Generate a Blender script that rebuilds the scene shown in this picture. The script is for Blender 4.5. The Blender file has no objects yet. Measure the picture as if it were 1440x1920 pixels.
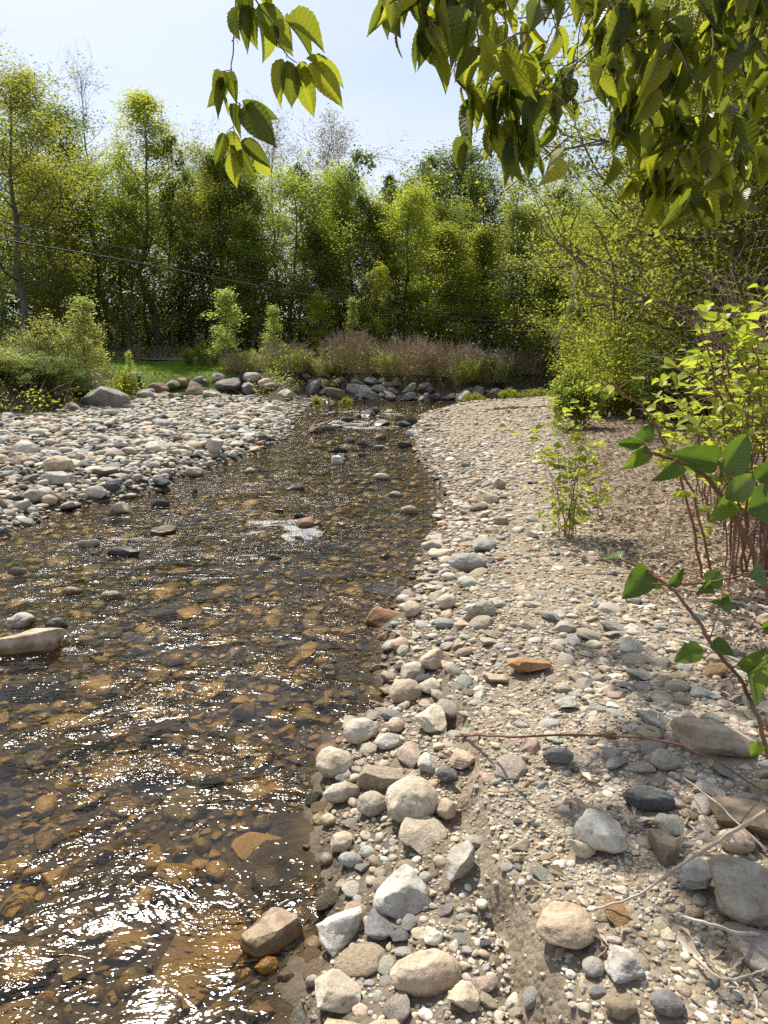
import bpy, bmesh, math, random
import numpy as np
from mathutils import Vector, Matrix, Euler
R = math.radians
random.seed(7); rng = np.random.default_rng(7)
scene = bpy.context.scene
COL = scene.collection

# ------------------------------------------------------------------ camera
CAMZ, PITCH, F = 1.75, R(12.1), 1331.0
cd = bpy.data.cameras.new("camera"); cam = bpy.data.objects.new("camera", cd); COL.objects.link(cam)
cam.location = (0, 0, CAMZ); cam.rotation_euler = (R(90) - PITCH, 0, 0)
cd.sensor_fit = 'VERTICAL'; cd.sensor_height = 36.0; cd.lens = 36.0 * F / 1920.0
cd.clip_start = 0.05; cd.clip_end = 3000
scene.camera = cam
# ------------------------------------------------------------------ light
SUN_EL, SUN_AZ = R(52), R(-24)          # azimuth from +Y, negative = left of the view
w = bpy.data.worlds.new("World"); scene.world = w; w.use_nodes = True
nt = w.node_tree; nt.nodes.clear()
wo = nt.nodes.new('ShaderNodeOutputWorld'); bg = nt.nodes.new('ShaderNodeBackground')
sky = nt.nodes.new('ShaderNodeTexSky'); sky.sky_type = 'NISHITA'; sky.sun_disc = False
sky.sun_elevation = SUN_EL; sky.sun_rotation = SUN_AZ; sky.air_density = 1.0; sky.dust_density = 1.6; sky.ozone_density = 1.0
tc = nt.nodes.new('ShaderNodeTexCoord'); mp = nt.nodes.new('ShaderNodeMapping'); mp.inputs['Scale'].default_value = (1.2, 2.6, 5.0); mp.inputs['Rotation'].default_value = (0.1, 0.25, 0.5)
nz = nt.nodes.new('ShaderNodeTexNoise'); nz.inputs['Scale'].default_value = 1.6; nz.inputs['Detail'].default_value = 7; nz.inputs['Roughness'].default_value = 0.55; nz.inputs['Distortion'].default_value = 0.5
cr = nt.nodes.new('ShaderNodeMapRange'); cr.inputs[1].default_value = 0.3; cr.inputs[2].default_value = 0.75; cr.inputs[3].default_value = 0.08; cr.inputs[4].default_value = 0.80
mx = nt.nodes.new('ShaderNodeMix'); mx.data_type = 'RGBA'; mx.inputs[7].default_value = (6.5, 7.0, 8.0, 1)
L = nt.links.new
L(tc.outputs['Generated'], mp.inputs['Vector']); L(mp.outputs[0], nz.inputs['Vector']); L(nz.outputs['Fac'], cr.inputs[0])
L(cr.outputs[0], mx.inputs[0]); L(sky.outputs[0], mx.inputs[6]); L(mx.outputs[2], bg.inputs[0]); bg.inputs[1].default_value = 0.095
L(bg.outputs[0], wo.inputs[0])
sl = bpy.data.lights.new("sun", 'SUN'); sl.energy = 5.0; sl.angle = R(0.53); sl.color = (1, 0.94, 0.83)
so = bpy.data.objects.new("sun", sl); COL.objects.link(so)
SUN = Vector((math.sin(SUN_AZ) * math.cos(SUN_EL), math.cos(SUN_AZ) * math.cos(SUN_EL), math.sin(SUN_EL)))
so.rotation_euler = SUN.to_track_quat('Z', 'Y').to_euler(); so.location = SUN * 50
scene.view_settings.view_transform = 'Standard'; scene.view_settings.look = 'None'
scene.view_settings.exposure = 0.58; scene.view_settings.gamma = 1.0
scene.cycles.use_denoising = False
scene.cycles.max_bounces = 6; scene.cycles.transparent_max_bounces = 16; scene.cycles.diffuse_bounces = 3
scene.cycles.sample_clamp_indirect = 6; scene.cycles.sample_clamp_direct = 6

# ------------------------------------------------------------------ pixel to world
cP, sP = math.cos(PITCH), math.sin(PITCH)
def ray(px, py):
    xc, yc = (px - 720) / F, (960 - py) / F
    return np.array([xc, cP + yc * sP, -sP + yc * cP])
def gp(px, py, z=0.0):
    d = ray(px, py); t = (z - CAMZ) / d[2]
    return np.array([d[0] * t, d[1] * t])
def pt(px, py, dep):                      # a point at view depth dep
    return np.array([0, 0, CAMZ]) + ray(px, py) * dep

# ------------------------------------------------------------------ noise
def _h(ix, iy, iz, s):
    n = (ix * 374761393 + iy * 668265263 + iz * 2147483647 + s * 974634777) & 0xffffffff
    n = ((n ^ (n >> 13)) * 1274126177) & 0xffffffff
    n = ((n ^ (n >> 16)) * 2246822519) & 0xffffffff
    return ((n ^ (n >> 15)) & 0xffffff) / float(0xffffff)
def vn(x, y, z=None, s=0):
    x = np.asarray(x, float); y = np.asarray(y, float); z = np.zeros_like(x) if z is None else np.asarray(z, float)
    ix, iy, iz = np.floor(x).astype(np.int64), np.floor(y).astype(np.int64), np.floor(z).astype(np.int64)
    fx, fy, fz = x - ix, y - iy, z - iz
    fx, fy, fz = [f * f * f * (f * (f * 6 - 15) + 10) for f in (fx, fy, fz)]
    r = 0
    for dx in (0, 1):
        for dy in (0, 1):
            for dz in (0, 1):
                wgt = (fx if dx else 1 - fx) * (fy if dy else 1 - fy) * (fz if dz else 1 - fz)
                r = r + wgt * _h(ix + dx, iy + dy, iz + dz, s)
    return r * 2 - 1
def fbm(x, y, z=None, o=4, s=0, g=0.5):
    r = 0; a = 1; f = 1; t = 0
    for i in range(o):
        r = r + a * vn(np.asarray(x) * f, np.asarray(y) * f, None if z is None else np.asarray(z) * f, s + i * 17); t += a; a *= g; f *= 2.03
    return r / t
def sstep(a, b, x):
    t = np.clip((x - a) / (b - a), 0, 1); return t * t * (3 - 2 * t)

# ------------------------------------------------------------------ terrain
RW = [gp(*p) for p in [(560,1920),(600,1760),(612,1650),(592,1560),(602,1440),(645,1385),(715,1330),(728,1260),(735,1205),(715,1165),(765,1130),(785,1080),(800,1020),(830,960),(835,915),(800,880),(782,850),(772,815),(790,780),(850,762),(920,756),(1000,750)]]
LW = [gp(*p) for p in [(0,1010),(100,962),(190,942),(310,920),(335,897),(420,872),(475,850),(535,826),(548,800),(560,778),(580,764)]]
RIV = [np.array(p) for p in [(-0.2, -4), (-0.28, 0.8)]] + RW + [gp(1035, 747), np.array([16, 40]), np.array([19, 43.5]), gp(1015, 742)] + \
      [gp(900, 748.5), gp(740, 751.5), gp(640, 752), gp(578, 757)] + LW[::-1] + [np.array(p) for p in [(-5.5, 5.4), (-9, 2.5), (-10, -4)]]
RIV = np.array(RIV)
BANK = np.array([(-60, 12)] + [tuple(gp(*p, .35)) for p in [(-250,815),(0,788),(150,776),(240,762),(300,742),(440,742),(540,752)]] + [tuple(gp(600,753)), tuple(gp(740,751.5)), tuple(gp(900,748.5)), tuple(gp(1015,742)), (20, 45), (24, 60), (40, 140), (-60, 140)])
RB = np.array([(4.2, -4), (3.6, 3.2), (3.4, 6.5), (4.6, 10), (6.2, 14), (8.2, 20), (10.5, 28), (17, 38.5), (30, 60), (60, 100), (60, -4)])   # wooded right bank
def sdist(x, y, P):                        # distance to closed polygon, negative inside
    x = np.asarray(x, float); y = np.asarray(y, float); d = np.full(x.shape, 1e9); ins = np.zeros(x.shape, bool)
    n = len(P)
    for i in range(n):
        ax, ay = P[i]; bx, by = P[(i + 1) % n]
        ex, ey = bx - ax, by - ay
        t = np.clip(((x - ax) * ex + (y - ay) * ey) / (ex * ex + ey * ey + 1e-12), 0, 1)
        d = np.minimum(d, (x - ax - t * ex) ** 2 + (y - ay - t * ey) ** 2)
        c = ((ay > y) != (by > y)); 
        with np.errstate(divide='ignore', invalid='ignore'):
            xi = (bx - ax) * (y - ay) / (by - ay + 1e-12) + ax
        ins ^= c & (x < xi)
    d = np.sqrt(d); return np.where(ins, -d, d)
LAWN = np.array([tuple(gp(-500,712,.85)), tuple(gp(150,715,.85)), tuple(gp(300,721,.8)), tuple(gp(440,717,.85)), tuple(gp(425,690,1.5)), (-7.4, 37.3), (-60, 37.3), (-60, 20)])
def terrain(x, y, fine=True):
    x = np.asarray(x, float); y = np.asarray(y, float)
    dr = sdist(x, y, RIV) + 0.05 * fbm(x * 2.2, y * 2.2, o=3, s=5) + 0.0
    dist = np.hypot(x, y)
    bed = -0.34 * (1 - np.exp(np.minimum(dr, 0) / 0.9)) * (0.75 + 0.35 * fbm(x * 0.8, y * 0.8, o=3, s=9)) + 0.02 * np.exp(np.minimum(dr, 0) / .1) * 0
    shal = np.exp(-((y - 21) / 4.0) ** 2) + 0.5 * np.exp(-((y - 9) / 1.6) ** 2)
    bed = bed * (1 - 0.55 * shal)
    right = x > np.interp(y, [0, 5, 10, 18, 30], [-3.0, -2.2, -1.6, -1.3, -3])
    dd = np.maximum(dr, 0)
    zr = 0.10 * (1 - np.exp(-dd / 0.15)) + 0.07 * sstep(0.1, 0.9, dd) + 0.035 * np.minimum(dd, 6) + 0.05 * fbm(x * .9, y * .9, o=3, s=3) * sstep(0, 1, dd)
    # small eroded step near the camera on the right bank
    sx = np.interp(y, [0.5, 1.6, 1.95, 2.3, 2.7, 3.2, 4.0, 5.2], [.50, .38, .33, .37, .34, .30, .42, .6]) + 0.07 * fbm(y * 3.1, y * 0, o=2, s=31) + 0.025 * fbm(x * 7, y * 9, o=2, s=32)
    stepm = sstep(-0.05, 0.05, x - sx) * (1 - sstep(3.6, 5.0, y))
    pit = np.exp(-((x - sx + .03) / .06) ** 2) * (1 - sstep(3.0, 4.0, y)) * np.clip(0.1 + 2.0 * fbm(y * 3.5, x * 2, s=77), 0, 1)
    zr = zr + 0.07 * stepm - 0.10 * pit
    zl = 0.12 * (1 - np.exp(-dd / 0.3)) + 0.30 * (1 - np.exp(-dd / 3.0)) + 0.05 * fbm(x * .7, y * .7, o=3, s=4)
    z = np.where(dr < 0, bed, np.where(right, zr, zl))
    du = -sdist(x, y, BANK) + 0.25 * fbm(x * .5, y * .5, s=6, o=2)
    up = 1.05 * sstep(-0.1, 2.6, du) + 0.072 * np.clip(du, 0, 12) + 0.16 * np.clip(du - 16, 0, 200) ** 1.03
    z = np.where(du > -0.1, np.maximum(z, up), z)
    dq = -sdist(x, y, RB)
    rb = 0.30 + 0.9 * sstep(0.3, 6, dq) + 0.10 * np.clip(dq - 3, 0, 40)
    z = np.where((dq > 0), np.maximum(z, z + (rb - 0.30)), z)
    rough = np.where(dr < 0, 0.03, 0.016)
    if fine:
        z = z + rough * fbm(x * 7, y * 7, o=4, s=21) + 0.006 * fbm(x * 40, y * 40, o=2, s=22) * (dist < 9) + 0.12 * fbm(x * .6, y * .6, o=3, s=8) * sstep(0, 3, np.maximum(du, dq))
    return z, dr, du, dq, right
def litz(x, y, d=0):
    xb = np.interp(y, [0, 2.2, 3, 4, 5, 6, 8, 12, 16, 22, 30], [2.6, 2.1, 1.75, 1.55, 1.6, 1.8, 2.1, 3.0, 4.2, 6.3, 9.0]); return sstep(-.35, .55, x - xb + .45 * fbm(x * 1.1, y * 1.1, o=3, s=41))
def gz(x, y):
    return float(terrain(np.array([x]), np.array([y]))[0][0])

def hit(px, py):                          # where the view ray meets the ground
    d = ray(px, py); t = np.concatenate([np.arange(1.2, 12, .03), np.arange(12, 60, .05)]); X_, Y_, Z_ = d[0] * t, d[1] * t, CAMZ + d[2] * t
    g = np.maximum(terrain(X_, Y_)[0], 0 * X_ - .0); k = np.argmax(Z_ < g); return np.array([X_[k], Y_[k]])
# ------------------------------------------------------------------ scene helpers
def tag(o, label=None, cat=None, group=None, kind=None):
    if label: o['label'] = label
    if cat: o['category'] = cat
    if group: o['group'] = group
    if kind: o['kind'] = kind
    return o
def empty(name, loc=(0, 0, 0), rz=0.0):
    o = bpy.data.objects.new(name, None); COL.objects.link(o); o.location = loc; o.rotation_euler = (0, 0, rz); o.empty_display_size = .1
    return o
def mk(name, me, parent=None, loc=None):
    o = bpy.data.objects.new(name, me); COL.objects.link(o)
    if parent is not None: o.parent = parent
    if loc is not None: o.location = loc
    return o
class MB:
    def __init__(s): s.v = []; s.q = []; s.t = []; s.n = 0; s.a = []; s.c = []
    def add(s, V, Q=None, T=None, a=None, c=None):
        V = np.asarray(V, np.float32).reshape(-1, 3); m = len(V)
        s.v.append(V)
        if Q is not None and len(Q): s.q.append(np.asarray(Q, np.int64).reshape(-1, 4) + s.n)
        if T is not None and len(T): s.t.append(np.asarray(T, np.int64).reshape(-1, 3) + s.n)
        s.a.append(np.broadcast_to(np.asarray(0.5 if a is None else a, np.float32), (m,)))
        s.c.append(np.broadcast_to(np.asarray((0, 0, 0) if c is None else c, np.float32), (m, 3)))
        s.n += m
    def mesh(s, name, mats, smooth=True, use_c=False):
        V = np.concatenate(s.v); me = bpy.data.meshes.new(name)
        Q = np.concatenate(s.q) if s.q else np.zeros((0, 4), int); T = np.concatenate(s.t) if s.t else np.zeros((0, 3), int)
        me.vertices.add(len(V)); me.vertices.foreach_set('co', V.ravel())
        nl = Q.size + T.size; me.loops.add(nl); me.polygons.add(len(Q) + len(T))
        me.loops.foreach_set('vertex_index', np.concatenate([Q.ravel(), T.ravel()]).astype(np.int32))
        st = np.concatenate([np.arange(len(Q)) * 4, Q.size + np.arange(len(T)) * 3]).astype(np.int32)
        me.polygons.foreach_set('loop_start', st)
        me.polygons.foreach_set('use_smooth', np.full(len(Q) + len(T), smooth))
        at = me.attributes.new('rnd', 'FLOAT', 'POINT'); at.data.foreach_set('value', np.concatenate(s.a).astype(np.float32))
        if use_c:
            at = me.attributes.new('cv', 'FLOAT_VECTOR', 'POINT'); at.data.foreach_set('vector', np.concatenate(s.c).astype(np.float32).ravel())
        me.update(calc_edges=True); me.validate()
        for m in (mats if isinstance(mats, list) else [mats]): me.materials.append(m)
        return me
def tube(mb, P, r, k=5, a=None, cap=True):
    P = np.asarray(P, float); n = len(P); r = np.broadcast_to(np.asarray(r, float), (n,))
    T = np.gradient(P, axis=0); T /= np.linalg.norm(T, axis=1)[:, None] + 1e-9
    ref = np.array([0, 0, 1.0]) if abs(T[:, 2]).mean() < 0.8 else np.array([1.0, 0, 0])
    A = np.cross(T, ref); A /= np.linalg.norm(A, axis=1)[:, None] + 1e-9; B = np.cross(T, A)
    th = np.arange(k) * 2 * np.pi / k
    V = P[:, None, :] + r[:, None, None] * (np.cos(th)[None, :, None] * A[:, None, :] + np.sin(th)[None, :, None] * B[:, None, :])
    i = np.arange(n - 1)[:, None] * k; j = np.arange(k)[None, :]; j2 = (j + 1) % k
    Q = np.stack([i + j, i + j2, i + k + j2, i + k + j], -1).reshape(-1, 4)
    mb.add(V.reshape(-1, 3), Q, a=a)
def unit(v): v = np.asarray(v, float); return v / (np.linalg.norm(v) + 1e-12)
def bez(pts, n=24):                        # smooth curve through points (Catmull-Rom)
    P = [np.asarray(p, float) for p in pts]; P = [2 * P[0] - P[1]] + P + [2 * P[-1] - P[-2]]; out = []
    m = len(P) - 3; per = max(2, n // m)
    for i in range(m):
        p0, p1, p2, p3 = P[i:i + 4]
        for t in np.linspace(0, 1, per, endpoint=False):
            out.append(0.5 * ((2 * p1) + (-p0 + p2) * t + (2 * p0 - 5 * p1 + 4 * p2 - p3) * t * t + (-p0 + 3 * p1 - 3 * p2 + p3) * t ** 3))
    out.append(P[-2]); return np.array(out)

# ------------------------------------------------------------------ materials
def newmat(name):
    m = bpy.data.materials.new(name); m.use_nodes = True; nt = m.node_tree; nt.nodes.clear()
    o = nt.nodes.new('ShaderNodeOutputMaterial'); return m, nt, o
def N(nt, t, **kw):
    n = nt.nodes.new('ShaderNode' + t)
    for k, v in kw.items():
        if k.startswith('i_'): n.inputs[k[2:].replace('_', ' ')].default_value = v
        else: setattr(n, k, v)
    return n
def ramp(nt, fac, stops, interp='LINEAR'):
    r = N(nt, 'ValToRGB'); e = r.color_ramp.elements; r.color_ramp.interpolation = interp
    while len(e) < len(stops): e.new(0.5)
    for q, (p, c) in zip(e, stops): q.position = p; q.color = tuple(c) + (1,) if len(c) == 3 else c
    nt.links.new(fac, r.inputs[0]); return r.outputs[0]
def mixc(nt, f, a, b, mode='MIX'):
    m = N(nt, 'Mix', data_type='RGBA', blend_type=mode)
    for s, i in ((f, 0), (a, 6), (b, 7)):
        if isinstance(s, (int, float)): m.inputs[i].default_value = s
        elif isinstance(s, tuple): m.inputs[i].default_value = s + (1,)
        else: nt.links.new(s, m.inputs[i])
    return m.outputs[2]
def mth(nt, op, a, b=0.0, c=None, clamp=False):
    m = N(nt, 'Math', operation=op, use_clamp=clamp)
    for i, s in enumerate((a, b) if c is None else (a, b, c)):
        if isinstance(s, (int, float)): m.inputs[i].default_value = s
        else: nt.links.new(s, m.inputs[i])
    return m.outputs[0]
def noise(nt, vec, scale, detail=4, rough=0.55, dist=0.0):
    n = N(nt, 'TexNoise'); n.inputs['Scale'].default_value = scale; n.inputs['Detail'].default_value = detail; n.inputs['Roughness'].default_value = rough; n.inputs['Distortion'].default_value = dist
    if vec is not None: nt.links.new(vec, n.inputs['Vector'])
    return n.outputs['Fac']
def attr(nt, name): return N(nt, 'Attribute', attribute_name=name)

def leaf_mat(name, cols, trans=0.45, rough=0.5, tcol=1.6, objvar=True, veins=False):
    m, nt, o = newmat(name); L = nt.links.new
    a = attr(nt, 'rnd').outputs['Fac']; c = ramp(nt, a, [(i / (len(cols) - 1), k) for i, k in enumerate(cols)])
    if objvar:
        oi = N(nt, 'ObjectInfo'); hs = N(nt, 'HueSaturation'); L(c, hs.inputs['Color'])
        L(mth(nt, 'MULTIPLY_ADD', oi.outputs['Random'], 0.03, 0.485), hs.inputs['Hue']); L(mth(nt, 'MULTIPLY_ADD', oi.outputs['Random'], 0.35, 0.82), hs.inputs['Value']); c = hs.outputs[0]
    bump = None
    if veins:
        cv = attr(nt, 'cv'); sp = N(nt, 'SeparateXYZ'); L(cv.outputs['Vector'], sp.inputs[0])
        av = mth(nt, 'ABSOLUTE', sp.outputs[1]); ph = mth(nt, 'SUBTRACT', mth(nt, 'MULTIPLY', sp.outputs[0], 11.0), mth(nt, 'MULTIPLY', av, 2.6))
        fr = mth(nt, 'FRACT', ph); tri = mth(nt, 'ABSOLUTE', mth(nt, 'SUBTRACT', fr, 0.5)); vl = mth(nt, 'GREATER_THAN', tri, 0.43)
        mid = mth(nt, 'LESS_THAN', av, 0.05); vv = mth(nt, 'MAXIMUM', vl, mid)
        nn = noise(nt, cv.outputs['Vector'], 9, 3)
        c = mixc(nt, mth(nt, 'MULTIPLY', vv, 0.35), c, mixc(nt, 1.0, c, (0.55, 0.55, 0.5), 'MULTIPLY'))
        c = mixc(nt, mth(nt, 'MULTIPLY', nn, 0.5), c, mixc(nt, 1.0, c, (1.3, 1.15, 0.6), 'MULTIPLY'))
        b = N(nt, 'Bump'); b.inputs['Strength'].default_value = 0.5; b.inputs['Distance'].default_value = 0.002; L(tri, b.inputs['Height']); bump = b.outputs[0]
    p = N(nt, 'BsdfPrincipled'); L(c, p.inputs['Base Color']); p.inputs['Roughness'].default_value = rough; p.inputs['Specular IOR Level'].default_value = 0.35 if veins else 0.12
    t = N(nt, 'BsdfTranslucent'); L(mixc(nt, 1.0, c, (tcol, tcol, tcol * 0.55), 'MULTIPLY'), t.inputs['Color'])
    if bump: L(bump, p.inputs['Normal'])
    ms = N(nt, 'MixShader'); ms.inputs[0].default_value = trans; L(p.outputs[0], ms.inputs[1]); L(t.outputs[0], ms.inputs[2]); L(ms.outputs[0], o.inputs[0]); return m
def bark_mat(name, c1, c2, scale=14, rough=0.85, bstr=0.6, bd=0.02):
    m, nt, o = newmat(name); L = nt.links.new
    tc = N(nt, 'TexCoord'); mp = N(nt, 'Mapping'); mp.inputs['Scale'].default_value = (1, 1, 0.25); L(tc.outputs['Object'], mp.inputs[0])
    f = noise(nt, mp.outputs[0], scale, 5, 0.65); c = ramp(nt, f, [(0.3, c1), (0.7, c2)])
    p = N(nt, 'BsdfPrincipled'); L(c, p.inputs['Base Color']); p.inputs['Roughness'].default_value = rough; p.inputs['Specular IOR Level'].default_value = 0.25
    b = N(nt, 'Bump'); b.inputs['Strength'].default_value = bstr; b.inputs['Distance'].default_value = bd; L(f, b.inputs['Height']); L(b.outputs[0], p.inputs['Normal'])
    L(p.outputs[0], o.inputs[0]); return m

def rock_mat(name, src, sub=False, band=0.2, bs=1.0):
    m, nt, o = newmat(name); L = nt.links.new
    tc = N(nt, 'TexCoord'); geo = N(nt, 'NewGeometry'); vec = tc.outputs['Object'] if src == 'OBJ' else geo.outputs['Position']
    if src == 'OBJ':
        oi = N(nt, 'ObjectInfo'); base = oi.outputs['Color']
        va = N(nt, 'VectorMath', operation='ADD'); L(vec, va.inputs[0]); cx = N(nt, 'CombineXYZ'); L(mth(nt, 'MULTIPLY', oi.outputs['Random'], 37.0), cx.inputs[0]); L(cx.outputs[0], va.inputs[1]); vec = va.outputs[0]
    else: base = attr(nt, 'cv').outputs['Color']
    f1 = noise(nt, vec, 11 * bs, 6, 0.7, 0.4); f2 = noise(nt, vec, 60 * bs, 5, 0.75); f3 = noise(nt, vec, 3 * bs, 3)
    wv = N(nt, 'TexWave', wave_type='BANDS', bands_direction='DIAGONAL'); wv.inputs['Scale'].default_value = 2.2 * bs; wv.inputs['Distortion'].default_value = 9; wv.inputs['Detail'].default_value = 4; L(vec, wv.inputs['Vector'])
    c = mixc(nt, mth(nt, 'MULTIPLY', ramp(nt, f1, [(0.36, (1,) * 3), (0.62, (0,) * 3)]), 0.75), base, mixc(nt, 1.0, base, (0.50, 0.43, 0.34), 'MULTIPLY'))
    c = mixc(nt, mth(nt, 'MULTIPLY', wv.outputs['Fac'], mth(nt, 'MULTIPLY', f3, band)), c, mixc(nt, 1.0, base, (0.50, 0.44, 0.36), 'MULTIPLY'))
    c = mixc(nt, ramp(nt, f2, [(0.30, (1,) * 3), (0.46, (0,) * 3)]), c, mixc(nt, 1.0, c, (0.45, 0.42, 0.40), 'MULTIPLY'))
    c = mixc(nt, ramp(nt, f2, [(0.60, (0,) * 3), (0.74, (.6,) * 3)]), c, mixc(nt, 0.5, c, (0.75, 0.72, 0.66)))
    sp = N(nt, 'SeparateXYZ'); L(geo.outputs['Position'], sp.inputs[0])
    wz = mth(nt, 'ADD', sp.outputs[2], mth(nt, 'MULTIPLY', mth(nt, 'SUBTRACT', f1, 0.5), 0.05))
    wet = ramp(nt, mth(nt, 'MULTIPLY', mth(nt, 'ADD', wz, 0.2), 2.5, clamp=True), [(0.565, (1,) * 3), (0.65, (0,) * 3)])
    wetc = mixc(nt, 1.0, c, (0.42, 0.34, 0.22), 'MULTIPLY')
    algae = mixc(nt, 0.72, mixc(nt, f3, mixc(nt, 1.0, c, (0.60, 0.46, 0.22), 'MULTIPLY'), mixc(nt, 1.0, c, (0.18, 0.155, 0.08), 'MULTIPLY')), mixc(nt, ramp(nt, f3, [(0.42, (0,) * 3), (0.6, (1,) * 3)]), (0.065, 0.056, 0.028), (0.38, 0.24, 0.075)))
    under = ramp(nt, mth(nt, 'MULTIPLY', mth(nt, 'ADD', wz, 0.2), 2.5, clamp=True), [(0.44, (1,) * 3), (0.52, (0,) * 3)])
    c = mixc(nt, wet, c, mixc(nt, under, wetc, algae))
    p = N(nt, 'BsdfPrincipled'); L(c, p.inputs['Base Color']); p.inputs['Specular IOR Level'].default_value = 0.35
    L(mth(nt, 'MULTIPLY_ADD', wet, -0.55, 0.85), p.inputs['Roughness'])
    b = N(nt, 'Bump'); b.inputs['Strength'].default_value = 0.8; b.inputs['Distance'].default_value = 0.014 / bs; L(mth(nt, 'ADD', mth(nt, 'MULTIPLY', f2, 0.4), mth(nt, 'ADD', f1, mth(nt, 'MULTIPLY', wv.outputs['Fac'], 0.03))), b.inputs['Height']); L(b.outputs[0], p.inputs['Normal'])
    L(p.outputs[0], o.inputs[0]); return m
M_ROCK = rock_mat('rock', 'OBJ'); M_RIP = rock_mat('riprap_rock', 'OBJ', bs=0.35, band=0.6); M_PEB = rock_mat('pebble', 'ATTR', band=0.15)

# ground material: colours from vertex data, procedural grit
def ground_mat():
    m, nt, o = newmat('ground'); L = nt.links.new
    geo = N(nt, 'NewGeometry'); P = geo.outputs['Position']; base = attr(nt, 'cv').outputs['Color']; g = attr(nt, 'rnd').outputs['Fac']   # g: stoniness
    v = N(nt, 'TexVoronoi', feature='F1'); v.inputs['Scale'].default_value = 55; L(P, v.inputs['Vector'])
    v2 = N(nt, 'TexVoronoi', feature='F1'); v2.inputs['Scale'].default_value = 17; L(P, v2.inputs['Vector'])
    vs = N(nt, 'SeparateColor'); L(v.outputs['Color'], vs.inputs[0]); vs2 = N(nt, 'SeparateColor'); L(v2.outputs['Color'], vs2.inputs[0])
    pal = [(0.0, (0.10, 0.10, 0.10)), (0.3, (0.28, 0.23, 0.17)), (0.55, (0.42, 0.36, 0.27)), (0.8, (0.30, 0.29, 0.26)), (1.0, (0.55, 0.50, 0.42))]
    pc = ramp(nt, vs.outputs[0], pal); pc2 = ramp(nt, vs2.outputs[0], pal)
    n1 = noise(nt, P, 6, 6, 0.65); n2 = noise(nt, P, 160, 3, 0.7); n3 = noise(nt, P, 0.9, 4)
    c = mixc(nt, mth(nt, 'MULTIPLY', g, 0.38), base, mixc(nt, 0.45, pc, pc2))
    c = mixc(nt, mth(nt, 'MULTIPLY', n1, 0.7), c, mixc(nt, 1.0, c, (0.55, 0.5, 0.45), 'MULTIPLY'))
    c = mixc(nt, mth(nt, 'MULTIPLY', n2, 0.55), c, mixc(nt, 1.0, c, (0.5, 0.47, 0.42), 'MULTIPLY'))
    c = mixc(nt, mth(nt, 'MULTIPLY', n3, 0.35), c, mixc(nt, 1.0, c, (1.25, 1.15, 1.0), 'MULTIPLY'))
    p = N(nt, 'BsdfPrincipled'); L(c, p.inputs['Base Color']); p.inputs['Roughness'].default_value = 0.95; p.inputs['Specular IOR Level'].default_value = 0.15
    h = mth(nt, 'ADD', mth(nt, 'MULTIPLY', mth(nt, 'SUBTRACT', 1.0, v.outputs['Distance']), mth(nt, 'MULTIPLY', g, 0.8)), mth(nt, 'ADD', mth(nt, 'MULTIPLY', n1, 0.8), mth(nt, 'MULTIPLY', n2, 0.5)))
    b = N(nt, 'Bump'); b.inputs['Strength'].default_value = 0.8; b.inputs['Distance'].default_value = 0.012; L(h, b.inputs['Height']); L(b.outputs[0], p.inputs['Normal'])
    L(p.outputs[0], o.inputs[0]); return m
# ------------------------------------------------------------------ ground sheet
def axis(near, far, d0, grow, neg=None):
    a = [0.0]; d = d0
    while a[-1] < near: a.append(a[-1] + d0)
    while a[-1] < far: d *= grow; a.append(a[-1] + d)
    return np.array(a)
ax = axis(1.7, 900, 0.014, 1.03); gx = np.concatenate([-ax[:0:-1], ax]) + 0.7
ay = axis(3.2, 1200, 0.014, 1.02) + 1.0; gy = np.concatenate([np.array([-300, -80, -20, -6, -2, 0, .4, .7, .85]), ay])
X, Y = np.meshgrid(gx, gy); Z, DR, DU, DQ, RT = terrain(X, Y)
lawn = -sdist(X, Y, LAWN)
def lerp(a, b, t): return a + (b - a) * t[..., None]
C = np.zeros(X.shape + (3,)); C[:] = (0.36, 0.30, 0.22)
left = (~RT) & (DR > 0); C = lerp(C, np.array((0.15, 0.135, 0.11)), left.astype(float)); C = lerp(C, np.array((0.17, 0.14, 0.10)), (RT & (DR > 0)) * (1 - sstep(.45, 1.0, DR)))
C = lerp(C, np.array((0.43, 0.355, 0.26)), (RT & (DR > 0.3)).astype(float) * sstep(.1, .8, DR) * (0.5 + 0.5 * fbm(X * 2, Y * 2, s=40)))
litter = RT * litz(X, Y); C = lerp(C, np.array((0.30, 0.245, 0.185)), litter)
C = lerp(C, np.array((0.045, 0.036, 0.018)), (DR < 0.0).astype(float) * sstep(0.0, -0.12, DR))
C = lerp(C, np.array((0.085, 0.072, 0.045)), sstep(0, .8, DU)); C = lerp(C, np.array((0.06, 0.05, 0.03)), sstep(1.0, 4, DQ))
C = lerp(C, np.array((0.13, 0.20, 0.03)), sstep(-.1, .4, lawn)); far = sstep(60, 120, np.hypot(X, Y)); C = lerp(C, np.array((0.05, 0.07, 0.025)), far)
wetb = sstep(.11, .03, Z + .02 * fbm(X * 5, Y * 5, s=12)) * (np.abs(DR) < .5) * (DR > -.2); C = C * (1 - .55 * wetb[..., None])
G = np.where(DR < 0, 0.5, 1.0) * (1 - litter * .8) * (1 - sstep(0, .5, DU)) * (1 - sstep(.5, 2, DQ))
ny, nx = X.shape; ii = (np.arange(ny - 1)[:, None] * nx + np.arange(nx - 1)[None, :]).ravel()
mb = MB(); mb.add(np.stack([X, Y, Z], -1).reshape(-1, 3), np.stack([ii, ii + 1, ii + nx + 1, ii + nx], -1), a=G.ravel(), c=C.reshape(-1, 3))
tag(mk('ground', mb.mesh('ground', ground_mat(), use_c=True)), kind='structure')
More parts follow.
